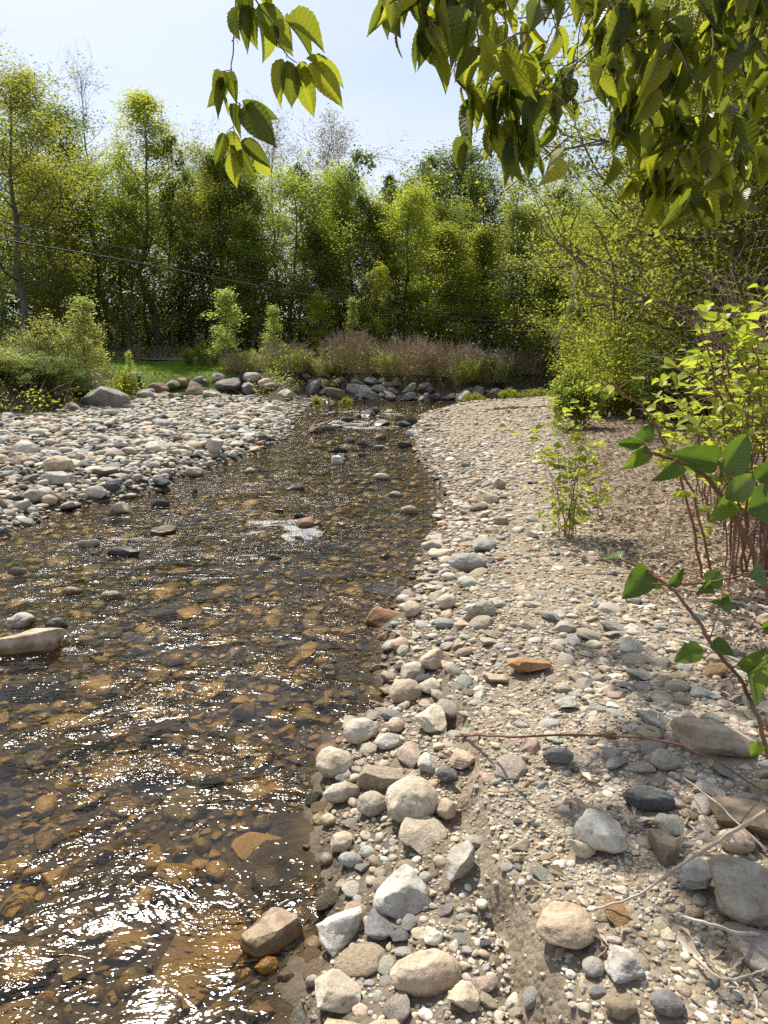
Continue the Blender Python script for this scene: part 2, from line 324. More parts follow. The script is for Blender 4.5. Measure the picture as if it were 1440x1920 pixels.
# ------------------------------------------------------------------ road beyond the lawn
m, nt, o = newmat('asphalt'); geo = N(nt, 'NewGeometry'); p = N(nt, 'BsdfPrincipled'); nt.links.new(ramp(nt, noise(nt, geo.outputs['Position'], 30, 5), [(0.3, (0.10, 0.10, 0.10)), (0.7, (0.17, 0.17, 0.165))]), p.inputs['Base Color']); p.inputs['Roughness'].default_value = 0.85; nt.links.new(p.outputs[0], o.inputs[0]); M_ASPH = m
mb = MB(); xs = np.linspace(-60, -6, 90); y0 = 37.6 + 0 * xs; rows = []
for off in (0, 1.2, 2.5, 3.8): 
    zz = terrain(xs, y0 + off, fine=False)[0] + 0.03; rows.append(np.stack([xs, y0 + off, zz], -1))
V = np.stack(rows); k = len(xs); i0 = (np.arange(3)[:, None] * k + np.arange(k - 1)[None]).ravel()
mb.add(V.reshape(-1, 3), np.stack([i0, i0 + 1, i0 + k + 1, i0 + k], -1)); tag(mk('road', mb.mesh('road', M_ASPH)), kind='structure')

# ------------------------------------------------------------------ water
m, nt, o = newmat('stream_water'); L = nt.links.new
geo = N(nt, 'NewGeometry'); P = geo.outputs['Position']
mp = N(nt, 'Mapping'); mp.inputs['Rotation'].default_value = (0, 0, R(28)); mp.inputs['Scale'].default_value = (1.0, 1.9, 1.0); L(P, mp.inputs[0])
n1 = noise(nt, mp.outputs[0], 7, 2, 0.5, 0.9); n2 = noise(nt, mp.outputs[0], 24, 1, 0.5, 1.0); n3 = noise(nt, mp.outputs[0], 60, 0, 0.5, 0.5); n0 = noise(nt, mp.outputs[0], 1.5, 4, 0.6, .6)
h = mth(nt, 'ADD', mth(nt, 'MULTIPLY', n1, 0.60), mth(nt, 'ADD', mth(nt, 'MULTIPLY', n2, 0.20), mth(nt, 'MULTIPLY', n3, 0.03)))
amp = mth(nt, 'ADD', ramp(nt, n0, [(0.47, (.17,) * 3), (0.72, (.92,) * 3)]), mth(nt, 'MULTIPLY', attr(nt, 'rnd').outputs['Fac'], 2.6))
b = N(nt, 'Bump'); b.inputs['Distance'].default_value = 0.05; b.inputs['Strength'].default_value = 1.0; L(mth(nt, 'MULTIPLY', h, amp), b.inputs['Height'])
fr = N(nt, 'Fresnel'); fr.inputs['IOR'].default_value = 1.33; L(b.outputs[0], fr.inputs['Normal'])
gl = N(nt, 'BsdfGlossy'); gl.distribution = 'BECKMANN'; gl.inputs['Roughness'].default_value = 0.14; gl.inputs['Color'].default_value = (1, 1, 1, 1); L(b.outputs[0], gl.inputs['Normal'])
tr = N(nt, 'BsdfTransparent'); tr.inputs['Color'].default_value = (0.76, 0.68, 0.50, 1)
ms = N(nt, 'MixShader'); L(mth(nt, 'MULTIPLY', fr.outputs[0], 1.0, clamp=True), ms.inputs[0]); L(tr.outputs[0], ms.inputs[1]); L(gl.outputs[0], ms.inputs[2])
fa = attr(nt, 'rnd').outputs['Fac']; nf = mth(nt, 'ADD', mth(nt, 'MULTIPLY', noise(nt, P, 20, 6, 0.85, 1.5), 1.0), mth(nt, 'MULTIPLY', mth(nt, 'SUBTRACT', noise(nt, mp.outputs[0], 3.5, 2, 0.6, .8), 0.5), 1.3))
ff = mth(nt, 'MULTIPLY', ramp(nt, mth(nt, 'MULTIPLY', fa, nf), [(0.34, (0,) * 3), (0.55, (0.7,) * 3)]), ramp(nt, noise(nt, P, 55, 4, 0.85), [(0.44, (0,) * 3), (0.58, (1,) * 3)]))
df = N(nt, 'BsdfDiffuse'); df.inputs['Color'].default_value = (0.8, 0.82, 0.82, 1); m2 = N(nt, 'MixShader'); L(ff, m2.inputs[0]); L(ms.outputs[0], m2.inputs[1]); L(df.outputs[0], m2.inputs[2]); L(m2.outputs[0], o.inputs[0])  # white diffuse paints in sparkle and sky reflections along with the broken water
M_WATER = m
ax = axis(2.5, 26, 0.03, 1.03); wx = np.concatenate([-ax[:0:-1], ax]) - 1.2
ay = axis(3.5, 46, 0.03, 1.018) + 1.0; wy = np.concatenate([np.array([-4, -2, 0, .5, .8]), ay])
X, Y = np.meshgrid(wx, wy); d = sdist(X, Y, RIV)
def foam_glint(x, y):  # mask for riffles: broken water plus painted glints and pale sky reflections
    f = 0
    for (px, py, rx, ry, a) in [(645,793,1.1,1.4,1.0),(700,800,.9,1.4,.9),(620,835,.8,1.5,.7),(720,775,1.3,2.2,.9),(640,775,1.3,2.0,.8),(560,815,.6,1.2,.6),(450,905,.9,.5,.75),(430,960,.8,.35,.8),(520,985,.7,.35,.9),(610,985,.35,.25,.9),(500,1010,.6,.3,.8),(330,960,.5,.3,.6),(80,1040,.8,.25,.6),(270,1010,.4,.2,.6),(560,1000,.5,.2,.7),(225,968,.25,.12,.8),(640,874,.35,.3,.8),(320,1006,.3,.12,.9),(130,1215,.12,.06,.8),(650,935,.6,.3,.6),(380,1020,.4,.15,.7),(180,1010,.35,.12,.7),(480,1040,.4,.12,.6),(720,850,.5,.6,.6),(600,880,.5,.4,.6)]:
        c = gp(px, py); f = f + a * np.exp(-((x - c[0]) / rx) ** 2 - ((y - c[1]) / ry) ** 2)
    return np.clip(f, 0, 1)
FM = foam_glint(X, Y); FM = FM * np.clip(.55 + 2.4 * fbm(X * 2.6 + Y * .6, Y * 2.2, o=5, s=88, g=.7), 0.0, 1.2)
u = X * math.cos(R(28)) + Y * math.sin(R(28)); v_ = -X * math.sin(R(28)) + Y * math.cos(R(28))
amp = 0.012 + 0.02 * FM
Zw = amp * fbm(u * 2.6, v_ * 4.5, o=4, s=60, g=.55) + 0.004 * fbm(u * 14, v_ * 22, o=2, s=61)
keep = (d < 0.35); ny, nx = X.shape; ii = (np.arange(ny - 1)[:, None] * nx + np.arange(nx - 1)[None, :])
kq = keep[:-1, :-1] & keep[1:, 1:]; iq = ii[kq]
mb = MB(); mb.add(np.stack([X, Y, Zw], -1).reshape(-1, 3), np.stack([iq, iq + 1, iq + nx + 1, iq + nx], -1), a=FM.ravel())
me = mb.mesh('water', M_WATER)
bm = bmesh.new(); bm.from_mesh(me); bmesh.ops.delete(bm, geom=[q for q in bm.verts if not q.link_faces], context='VERTS'); bm.to_mesh(me); bm.free()
tag(mk('water', me), kind='structure')
# ------------------------------------------------------------------ stones
def ico(sub):
    bm = bmesh.new(); bmesh.ops.create_icosphere(bm, subdivisions=sub, radius=1.0)
    V = np.array([v.co[:] for v in bm.verts]); T = np.array([[v.index for v in f.verts] for f in bm.faces]); bm.free(); return V, T
ICO = {k: ico(k) for k in (2, 3, 4, 5)}
def rock_verts(seed, sub, shape='semi', sc=(1, .8, .6), fine=1.0):
    r = np.random.default_rng(seed); V, T = ICO[sub]; V = V.copy()
    npl, lo, hi = {'ang': (13, .42, .78), 'semi': (8, .62, .9), 'round': (4, .8, .96), 'slab': (8, .5, .8)}[shape]
    if shape == 'slab':
        V[:, 2] = np.sign(V[:, 2]) * np.minimum(np.abs(V[:, 2]), .55) * 1.6
    for _ in range(npl):
        n = unit(r.normal(size=3)); dd = r.uniform(lo, hi); e = V @ n - dd; soft = np.where(e > 0, e, 0)
        V -= soft[:, None] * n[None] * (.93 if shape in ('ang', 'slab') else .8)
    o = r.uniform(0, 90, 3)
    V *= (1 + (.16 if shape != 'round' else .10) * fbm(V[:, 0] * 1.3 + o[0], V[:, 1] * 1.3 + o[1], V[:, 2] * 1.3 + o[2], o=2, s=seed % 97))[:, None]
    if sub >= 4:
        V *= (1 + fine * .045 * fbm(V[:, 0] * 5 + o[0], V[:, 1] * 5, V[:, 2] * 5 + o[2], o=3, s=seed % 89))[:, None]
    if sub >= 5 and shape in ('ang', 'slab'):
        lay = np.sin((V[:, 2] + .25 * V[:, 0] + .1 * fbm(V[:, 0] * 2, V[:, 1] * 2, s=3)) * 22); V[:, :2] *= (1 + .012 * lay)[:, None]
    mn, mx_ = V.min(0), V.max(0); V = (V - (mn + mx_) / 2) / (mx_ - mn)          # unit box
    return V * np.array(sc), T
def rock_mesh(name, seed, sub, shape, sc, mat, fine=1.0):
    V, T = rock_verts(seed, sub, shape, sc, fine); mb = MB(); mb.add(V, T=T); return mb.mesh(name, mat)
SC = dict(cream=(.62, .55, .42), white=(.68, .65, .56), tan=(.52, .43, .31), orange=(.44, .26, .13), pink=(.58, .46, .34), grey=(.38, .375, .35), lgrey=(.52, .50, .45),
          dark=(.10, .105, .10), slate=(.20, .20, .195), brown=(.27, .21, .14), olive=(.42, .38, .30), amber=(.55, .32, .08), rip=(.30, .28, .26), pale=(.54, .49, .40), red=(.27, .16, .11))
# px, py, w, h (visible size in the photo), colour, shape, yaw, height ratio, what it is, water (0/1/2: dry, standing in water, below it)
ST = [
(510,1745,112,98,'pink','slab',-6,.42,'square pinkish tan block standing in the shallow water by the bank',1),
(499,1808,46,38,'amber','semi',10,.5,'small wet amber stone touching the square tan block in the water',1),
(537,1831,36,26,'red','round',0,.5,'small wet reddish stone below the square tan block in the water',1),
(640,1748,88,92,'white','ang',20,.6,'white angular stone with pointed corners right of the square tan block',0),
(632,1880,88,66,'cream','ang',25,.5,'pale craggy stone at the bottom edge of the picture beside the water',0),
(587,1847,30,25,'lgrey','round',0,.7,'small round beige stone right at the water line near the bottom edge',0),
(770,1508,96,104,'cream','round',30,.66,'largest rounded cream stone in the cobbles beside the stream',0),
(697,1515,58,56,'olive','round',20,.6,'smooth yellowish round stone touching the left side of the largest rounded cream stone',0),
(837,1526,42,52,'pink','semi',0,.75,'pinkish rounded stone touching the right side of the largest rounded cream stone',0),
(628,1440,70,66,'cream','round',-20,.65,'smooth egg shaped cream stone on the water line above the flat striped one',0),
(641,1498,70,38,'cream','round',8,.45,'flat striped cream stone below the egg shaped stone on the water line',0),
(677,1380,68,54,'pale','round',15,.6,'smooth pale oval stone jutting into the water above the egg shaped stone',0),
(760,1303,62,50,'tan','round',0,.6,'rounded tan stone at the water line below the pale lump stone',0),
(774,1262,46,40,'pale','semi',0,.6,'pale rounded stone just above the rounded tan one on the water line',0),
(818,1240,66,48,'pink','semi',10,.55,'tan pink angular cobble in the middle of the cobble strip',0),
(806,1355,62,58,'cream','ang',0,.55,'blocky cream stone with an orange patch in the cobble strip',0),
(868,1425,52,72,'pink','ang',60,.45,'tan triangular stone leaning on the edge of the sand step',0),
(724,1165,76,48,'orange','ang',5,.55,'orange brown angular stone jutting out into the stream',1),
(899,1152,66,40,'olive','ang',10,.5,'grey brown layered stone at the upper end of the cobble strip',0),
(875,1063,82,38,'grey','semi',6,.4,'long flat blue grey stone on the cobbles near the water bend',0),
(907,1028,44,32,'grey','semi',0,.55,'blocky grey stone right above the long flat blue grey one',0),
(914,937,36,32,'tan','ang',15,.7,'tan blocky cobble standing proud on the right gravel bar',0),
(936,912,26,28,'pale','ang',0,.9,'small upright pale stone behind the tan blocky cobble',0),
(1058,1752,112,98,'pink','round',0,.42,'large round flat topped tan stone in the lower right gravel',0),
(1130,1578,98,52,'white','semi',-42,.5,'long white and grey speckled stone lying slantwise in the gravel',0),
(1215,1509,94,42,'dark','round',-12,.4,'long dark slate cobble near the speckled white stone',0),
(1046,1428,58,28,'slate','round',-5,.45,'smooth dark greenish flat cobble on the pale gravel',0),
(1185,1218,44,30,'lgrey','ang',-15,.5,'pale grey angular stone in the shaded pebble patch',0),
(992,1250,84,46,'orange','ang',-8,.35,'rusty orange broken stone sunk into the middle of the gravel bank',0),
(1345,1396,172,76,'tan','slab',-8,.35,'large flat tan boulder under the knotweed stem at the right',0),
(1398,1690,160,110,'olive','semi',-50,.5,'biggest smooth brown boulder at the lower right edge',0),
(1306,1655,62,74,'grey','ang',70,.6,'rough silvery grey stone left of the biggest smooth brown boulder',0),
(1376,1590,64,46,'pink','semi',-15,.55,'pale pinkish cobble above the biggest smooth brown boulder',0),
(1398,1542,130,66,'brown','slab',-18,.3,'dark brown split slab at the right edge of the gravel',0),
(755,1688,112,72,'lgrey','slab',38,.4,'pale tilted slab leaning in the cobbles near the pit',0),
(713,1735,66,56,'slate','slab',-50,.35,'dark blue grey slab underneath the pale tilted slab',0),
(800,1836,140,90,'pink','semi',0,.4,'broad sandy stone half buried at the bottom of the bank',0),
(868,1886,62,56,'cream','semi',0,.5,'cream stone at the bottom edge just right of the broad sandy stone',0),
(862,1640,88,34,'lgrey','slab',62,.5,'narrow pale greenish wedge stone stuck in the sand step',0),
(812,1756,40,34,'white','ang',-50,.5,'small white wedge shaped stone above the broad sandy stone',0),
(1168,1818,72,50,'lgrey','ang',-30,.5,'pale cracked stone below and right of the large round tan stone',0),
(1243,1600,58,48,'brown','ang',70,.7,'brown upright broken stone beside the slanting speckled one',0),
(1060,1322,44,30,'white','ang',10,.5,'white quartz like stone in the middle of the gravel bank',0),
(1246,1434,56,36,'olive','round',-20,.45,'flat olive tan cobble left of the large flat tan boulder',0),
(641,1582,46,44,'pink','semi',10,.65,'pinkish rounded stone at the water line above the small grey oval one',0),
(657,1624,46,32,'grey','round',-8,.5,'grey oval stone in the cobbles just above the white angular stone',0),
(616,1541,30,44,'tan','round',80,.6,'upright tan oval stone right on the water line',0),
(612,1612,26,28,'lgrey','round',0,.6,'small light grey stone at the water line',0),
(1112,1815,42,50,'grey','round',80,.5,'grey rounded stone just below the large round tan stone',0),
(1250,1897,64,52,'slate','round',0,.5,'dark slate stone at the bottom edge in the right gravel',0),
(1165,1895,60,44,'brown','semi',0,.5,'brown banded stone at the bottom edge in the right gravel',0),
(1090,1604,54,34,'cream','ang',0,.5,'pale yellow angular stone left of the slanting speckled one',0),
(728,1398,52,34,'lgrey','semi',0,.45,'flat light grey stone right of the smooth pale oval stone',0),
(742,1365,30,34,'pink','round',0,.7,'small pinkish upright pebble behind the smooth pale oval stone',0),
(838,1462,40,34,'slate','semi',0,.55,'blue grey stone between the tan triangular and the rounded cream stone',0),
(800,1432,36,40,'lgrey','ang',0,.6,'light grey broken cobble above the largest rounded cream stone',0),
(752,1690,30,20,'pale','semi',0,.5,'small pale flake resting by the tilted slab',0),
(805,1290,44,38,'pale','semi',0,.55,'pale stone between the rounded tan one and the tan pink cobble',0),
(750,1215,36,30,'pink','round',0,.6,'pinkish stone on the water line below the orange brown stone',0),
(772,1145,34,36,'tan','round',0,.7,'tan rounded stone right of the orange brown angular stone',0),
(755,1128,28,20,'white','round',0,.6,'white oval pebble above the orange brown angular stone',0),
(838,1132,36,28,'pale','round',0,.6,'pale round cobble on the upper cobble strip',0),
(812,1028,44,16,'pale','slab',0,.4,'thin pale flat stone at the water line of the bend',0),
(704,1254,26,14,'white','semi',0,.6,'small white stone alone in the water off the cobble strip',1),
(490,1588,74,78,'amber','slab',70,.25,'amber slab lying under the water left of the cobble strip',2),
(553,1582,80,64,'brown','slab',50,.25,'dark brown slab under the water beside the amber one',2),
(372,1775,230,110,'amber','slab',62,.16,'longest ochre slab under the water near the bottom edge',2),
(60,1203,122,58,'pink','slab',12,.38,'largest pale striped rock standing in the stream at the left edge',1),
(38,1165,52,36,'lgrey','semi',10,.55,'speckled grey rock behind the largest pale striped rock',1),
(106,1172,46,22,'slate','semi',-5,.5,'low grey stone right of the largest pale striped rock',1),
(225,957,44,28,'tan','ang',5,.65,'tan pointed rock standing in the stream near the left bar',1),
(300,946,36,16,'dark','semi',0,.5,'low dark wet stone right of the tan pointed rock',1),
(573,983,40,26,'red','ang',-10,.6,'reddish dark rock splitting the riffle in midstream',1),
(308,998,54,18,'brown','slab',0,.35,'long low reddish brown rock in the riffle',1),
(168,1021,42,18,'white','semi',0,.45,'pale flat rock in the stream below the left bar',1),
(232,1036,62,16,'dark','semi',-4,.3,'long black wet stone barely above the water',1),
(33,1072,36,16,'lgrey','ang',0,.5,'small pale stone in the stream at the left edge',1),
(633,866,26,22,'white','ang',0,.8,'white pointed rock standing in the upper stream',1),
(715,897,34,14,'pale','semi',0,.5,'pale low rock below the upper rapids',1),
(742,928,30,12,'pale','semi',0,.4,'low pale flat rock near the right side of the stream',1),
(767,959,36,14,'tan','round',0,.5,'smooth tan stone alone in the water near the right bank',1),
(553,917,36,9,'dark','slab',0,.3,'thin dark stone in the riffle in midstream',1),
(524,823,32,14,'dark','ang',0,.45,'black wet stone at the tip of the left bar',1),
(637,846,30,12,'dark','ang',0,.5,'dark stone left of the middle of the upper rapids',1),
(655,826,22,12,'dark','ang',0,.5,'small black stone in the upper rapids',1),
(590,810,34,12,'brown','ang',0,.5,'brown wet stone at the left of the upper rapids',1),
(775,816,30,16,'white','ang',0,.6,'white stone at the right end of the upper rapids',1),
(758,797,26,12,'dark','semi',0,.5,'dark round stone beside the right end of the rapids',1),
(700,772,26,10,'dark','semi',0,.5,'small dark stone in calm water above the rapids',1),
(310,1101,62,30,'amber','semi',0,.3,'round amber stone just under the water in midstream',2),
(357,1143,52,26,'orange','semi',10,.3,'orange stone under the water right below the round amber one',2),
(596,1181,62,16,'olive','semi',0,.3,'flat yellow green stone under the water near midstream',2),
(386,1206,26,28,'amber','semi',80,.4,'small yellow stone under the water in midstream',2),
(212,1118,50,18,'olive','semi',0,.35,'wet amber stone just breaking the surface at the left',1),
(136,1109,42,18,'tan','semi',0,.4,'pale wet tan stone just breaking the surface at the left',1),
(291,1333,62,32,'orange','semi',8,.3,'orange stone under the glittering water at the left',2),
(150,1350,120,34,'olive','slab',20,.2,'long olive slab under the glittering water at the left',2),
(610,1640,60,70,'brown','slab',70,.2,'brown slab under the water right beside the bank',2),
(51,848,54,26,'white','ang',0,.5,'bright white flat topped rock on the left bar',0),
(104,855,30,18,'lgrey','semi',0,.5,'light grey stone right of the bright white rock on the left bar',0),
(110,880,54,28,'tan','round',0,.55,'rounded yellowish tan boulder on the left bar',0),
(63,936,36,24,'olive','round',0,.65,'round olive grey cobble at the water side of the left bar',0),
(92,942,30,18,'tan','round',0,.6,'tan cobble right of the round olive grey one',0),
(180,929,44,20,'white','round',0,.5,'pale oval cobble at the edge of the left bar above the water',0),
(404,848,34,32,'white','ang',0,.9,'upright pale stone standing at the edge of the left bar',0),
(332,843,26,18,'tan','round',0,.6,'yellowish cobble left of the upright pale stone',0),
(296,842,40,22,'white','semi',0,.5,'broad white stone in the middle of the left bar',0),
(108,905,70,14,'lgrey','slab',0,.3,'long light grey slab on the lower left bar',0),
(208,918,36,12,'dark','semi',0,.4,'dark wet stone at the water side of the left bar',0),
(365,888,36,18,'pale','semi',0,.5,'pale stone at the point where the left bar meets the water',0),
(465,828,28,16,'olive','semi',0,.5,'olive brown stone near the outer tip of the left bar',0),
(300,800,34,18,'grey','semi',0,.5,'grey rounded stone in the upper part of the left bar',0),
(507,768,28,16,'white','ang',0,.5,'white stone near the far tip of the left bar',0),
]
counts = {}
def place_stone(e, name='stone', mat=M_ROCK, grp=None, sub=None, cat='stone'):
    px, py, wd, ht, ck, shape, yaw, hr, lab, wat = e
    if wat: p = gp(px, py + ht * .12, 0 if wat == 1 else -.06); zt = gz(*p); zb = 0.0
    else: p = hit(px, py + ht * .2); zt = gz(*p); zb = zt
    dep = p[1] * cP + (CAMZ - zb) * sP; k = dep / F; th = math.atan2(CAMZ - zb, np.hypot(*p))
    ys = abs(math.sin(R(yaw))); Wd = wd * k; H = Wd * hr * (1 if wat < 2 else 1)
    Lp = (ht * k - H * math.cos(th) * .75) / max(math.sin(th), .12); Lp = float(np.clip(Lp, Wd * .45, Wd * 1.5))
    if ys > .5 or abs(yaw) > 15: Lp = float(np.clip(ht * k / max(math.sin(th), .3) * .9, Wd * .35, Wd))
    if wat == 2: Lp = float(np.clip(ht * k / math.sin(th), Wd * .3, Wd * 2))
    big = wd * k > .12 or wd > 50
    full = H * (1.35 if wat else 1.2)
    me = rock_mesh(name, hash((px, py)) % 9973, sub or (5 if wd > 44 else 4), shape, (Wd, Lp, full), mat)
    o = mk(name, me); zc = (zt + full * .5 - full * .14) if not wat else (-full * .5 + H * .72 if wat == 1 else -.035 - full * .5)
    if wat == 0: zc = zt + full * .36
    o.location = (p[0], p[1], zc)
    r = random.Random(px * 7 + py); o.rotation_euler = (R(r.uniform(-7, 7)), R(r.uniform(-7, 7)), R(yaw)); c = SC[ck]; j = r.uniform(.93, 1.07)
    o.color = (c[0] * j, c[1] * j, c[2] * j, 1); tag(o, lab, cat, grp); BIG.append((p[0], p[1], max(Wd, Lp) * .5)); return o
BIG = []
for e in ST: place_stone(e)

rs_ = random.Random(12)
for i in range(46):
    up_ = i < 30
    px, py = (rs_.uniform(575, 800), rs_.uniform(768, 868)) if up_ else (rs_.uniform(40, 800), rs_.uniform(880, 1060))
    p = gp(px, py); 
    if sdist(p[:1], p[1:], RIV)[0] > -.15 or any((p[0] - b[0]) ** 2 + (p[1] - b[1]) ** 2 < (b[2] + .25) ** 2 for b in BIG): continue
    w_ = rs_.uniform(14, 32) if up_ else rs_.uniform(14, 28)
    place_stone((px, py, w_, w_ * rs_.uniform(.3, .5), rs_.choice(['dark', 'brown', 'olive', 'slate', 'dark', 'lgrey', 'tan']), rs_.choice(['semi', 'ang', 'slab']), 0, .45, 'small wet stone breaking the surface among the upper rapids' if up_ else 'small low stone breaking the surface of the middle stream', 1), grp='stones breaking the surface of the stream', sub=4)

# --- riprap: the boulders that line the far bank and hold the lawn
RP = [(203,757,82,42,'rip','slab',-8,.5,'big dark grey angular boulder in the shade left of the stone pile'),(137,768,34,16,'olive','ang',0,.5,'small tan wedge shaped boulder in the deep shade of the bushes'),
(250,712,32,16,'rip','semi',0,.5,'grey rounded boulder at the top left of the stone pile by the lawn'),(300,734,40,20,'red','semi',-5,.5,'reddish brown boulder in the pile below the lawn'),(323,728,34,18,'rip','ang',0,.5,'grey sharp boulder beside the reddish brown one'),
(368,738,40,28,'brown','ang',0,.7,'brown grey block in the middle of the pile below the lawn'),(398,745,34,18,'tan','ang',10,.5,'tan boulder right of the brown grey block'),(430,728,56,22,'rip','slab',-22,.4,'long sloping dark slab below the corner of the lawn'),
(466,732,32,26,'grey','ang',0,.7,'blocky grey boulder right of the long sloping slab'),(472,714,36,18,'lgrey','semi',0,.5,'light boulder on top of the pile at the lawn corner'),(497,723,28,20,'pink','semi',0,.6,'pinkish boulder at the right end of the pile'),
(345,722,30,14,'brown','semi',0,.5,'low brown boulder along the foot of the lawn'),(275,745,34,16,'grey','semi',0,.5,'grey boulder low in the pile right of the big dark one'),(330,750,30,14,'brown','ang',0,.5,'small brown boulder at the base of the pile'),
(240,735,34,18,'rip','ang',0,.5,'dark grey boulder above the big dark angular one'),(410,712,26,12,'lgrey','semi',0,.5,'light flat boulder right under the grass edge'),(536,742,30,16,'lgrey','ang',0,.5,'light grey boulder where the stone pile meets the far bank')]
for e in RP: place_stone(e + (0,), 'boulder', M_RIP, 'boulders piled along the far bank', 4, 'boulder')
rr = random.Random(5); RPM = [rock_mesh('boulder', 700 + i, 4, 'ang', (1, .8, .75), M_RIP) for i in range(8)]
sec = [(575, 640, 'dark grey riprap boulder below the small grassy tufts of the far bank'), (640, 740, 'grey broken riprap boulder under the gap between the two brush clumps'), (740, 840, 'angular riprap boulder below the widest reddish brush clump'), (840, 930, 'pale edged riprap boulder below the right end of the reddish brush'), (930, 1025, 'shaded riprap boulder near where the stream disappears')]
nrip = 0
for x0, x1, lab in sec:
    px = x0 + rr.uniform(0, 6)
    while px < x1:
        for row in range(3):
            if rr.random() < .12: continue
            sz = rr.uniform(.4, .95) * (1 - .1 * row)
            p = gp(px + rr.uniform(-8, 8), 751.0 if px < 850 else 751 - (px - 850) * .045); p = p + np.array([0, -.05 + row * .5 + rr.uniform(-.2, .2)])
            o = mk('boulder', rr.choice(RPM)); zz = gz(*p); o.location = (p[0], p[1], max(zz, 0) + sz * .17)
            o.scale = (sz * rr.uniform(.8, 1.3), sz, sz * rr.uniform(.6, 1.0)); o.rotation_euler = (rr.uniform(-.5, .5), rr.uniform(-.5, .5), rr.uniform(0, 6.28))
            c = rr.choice([SC['rip'], SC['rip'], SC['grey'], SC['brown'], SC['lgrey'], SC['tan']]); o.color = tuple(c) + (1,); tag(o, lab, 'boulder', 'boulders piled along the far bank'); nrip += 1
        px += rr.uniform(16, 26)

for i in range(46):
    px = rr.uniform(165, 560); f = (px - 165) / 395; py = rr.uniform(716, 762 - 14 * f) + 6 * (px < 260) * 1; 
    if 160 < px < 250 and py > 728: continue
    p = hit(px, py); dep = p[1]; sz = rr.uniform(13, 34) * dep / F
    if any((p[0] - b[0]) ** 2 + (p[1] - b[1]) ** 2 < (b[2] * .7 + sz * .35) ** 2 for b in BIG): continue
    o = mk('boulder', rr.choice(RPM)); o.location = (p[0], p[1], gz(*p) + sz * .15); o.scale = (sz * rr.uniform(.9, 1.3), sz, sz * rr.uniform(.5, .9)); o.rotation_euler = (rr.uniform(-.4, .4), rr.uniform(-.4, .4), rr.uniform(0, 6.28)); BIG.append((p[0], p[1], sz * .5))
    o.color = tuple(rr.choice([SC['grey'], SC['brown'], SC['lgrey'], SC['rip'], SC['tan'], SC['pale']])) + (1,); tag(o, 'middling grey or tan boulder in the stone pile between the lawn and the left bar', 'boulder', 'boulders in the stone pile under the lawn')

# --- cobbles and pebbles: sizes in metres, cover per zone
S = [.012, .018, .027, .04, .06, .09, .135, .2, .3]
ZL = [.1, .12, .16, .22, .28, .34, .40, .36, .20]
ZM = [.2, .25, .28, .34, .38, .38, .24, .05, 0]
ZI = [.36, .32, .24, .13, .05, .02, .010, 0, 0]
ZF = [.3, .3, .3, .32, .30, .18, .06, .01, 0]
ZB = [0, 0, .08, .16, .22, .24, .22, .16, .05]
ZT = [.10, .09, .05, .03, .012, .006, 0, 0, 0]
ZU = [0, 0, 0, .1, .15, .2, .25, .25, .12]
pts = []
for k, s in enumerate(S):
    rmax = min(s / .0040, 33.5); rmin = .85; A = 0.5 * 1.32 * (rmax ** 2 - rmin ** 2); n = int(A / (.62 * s * s) * .40)
    if n <= 0: continue
    th = rng.uniform(-.66, .66, n); r_ = np.sqrt(rng.uniform(rmin ** 2, rmax ** 2, n)); x = r_ * np.sin(th); y = r_ * np.cos(th)
    # smaller ones must be close enough to show
    z, dr, du, dq, rt = terrain(x, y, fine=False)
    mar = np.exp(-(np.maximum(dr, 0) / np.interp(y, [1, 4, 10], [.50, .55, .9])) ** 3); lit = litz(x, y); farb = sstep(5, 11, y)
    shade = sstep(.75, 1.0, x) * sstep(5, 3.2, y)
    cI = (ZI[k] * (1 - farb) + ZF[k] * farb); cI = cI * (1 - shade) + shade * max(ZM[k] * .8, ZI[k])
    cR = mar * ZM[k] + (1 - mar) * cI; cR = cR * (1 - lit) + ZT[k] * lit
    c = np.where(dr < 0, ZB[k] * sstep(.35, .0, dr * 0 - .0 + 0 * x), np.where(rt, cR, ZL[k]))
    c = np.where(dr < 0, ZB[k] * (1 if s <= .14 else sstep(-.15, -.5, dr)), c)
    ripz = np.clip(1 - np.abs(du + .2) / .9, 0, 1); c = np.where(du > -.6, ZU[k] * ripz, c); c = np.where(dq > .6, ZT[k] * .5, c)
    lawnd = -sdist(x, y, LAWN); c = np.where(lawnd > 0, 0, c)
    sl_ = np.abs(terrain(x + .02, y, fine=False)[0] - z) / .02; c = np.where((sl_ > .9) & (s < .05), c * .15, c)
    ok = rng.uniform(0, .40, n) < c
    x, y, z, dr, rt, r2 = x[ok], y[ok], z[ok], dr[ok], rt[ok], r_[ok]
    ss = s * rng.uniform(.75, 1.25, len(x)); pts.append(np.stack([x, y, ss, dr, rt, r2], 1))
PT = np.concatenate(pts); PT = PT[np.argsort(-PT[:, 2])]
grid = {}; cell = .32; keepi = []; stack = []
for bx, by, br in BIG: 
    for cx in range(int(math.floor((bx - br) / cell)) - 1, int(math.floor((bx + br) / cell)) + 2):
        for cy in range(int(math.floor((by - br) / cell)) - 1, int(math.floor((by + br) / cell)) + 2): grid.setdefault((cx, cy), []).append((bx, by, br * .95))
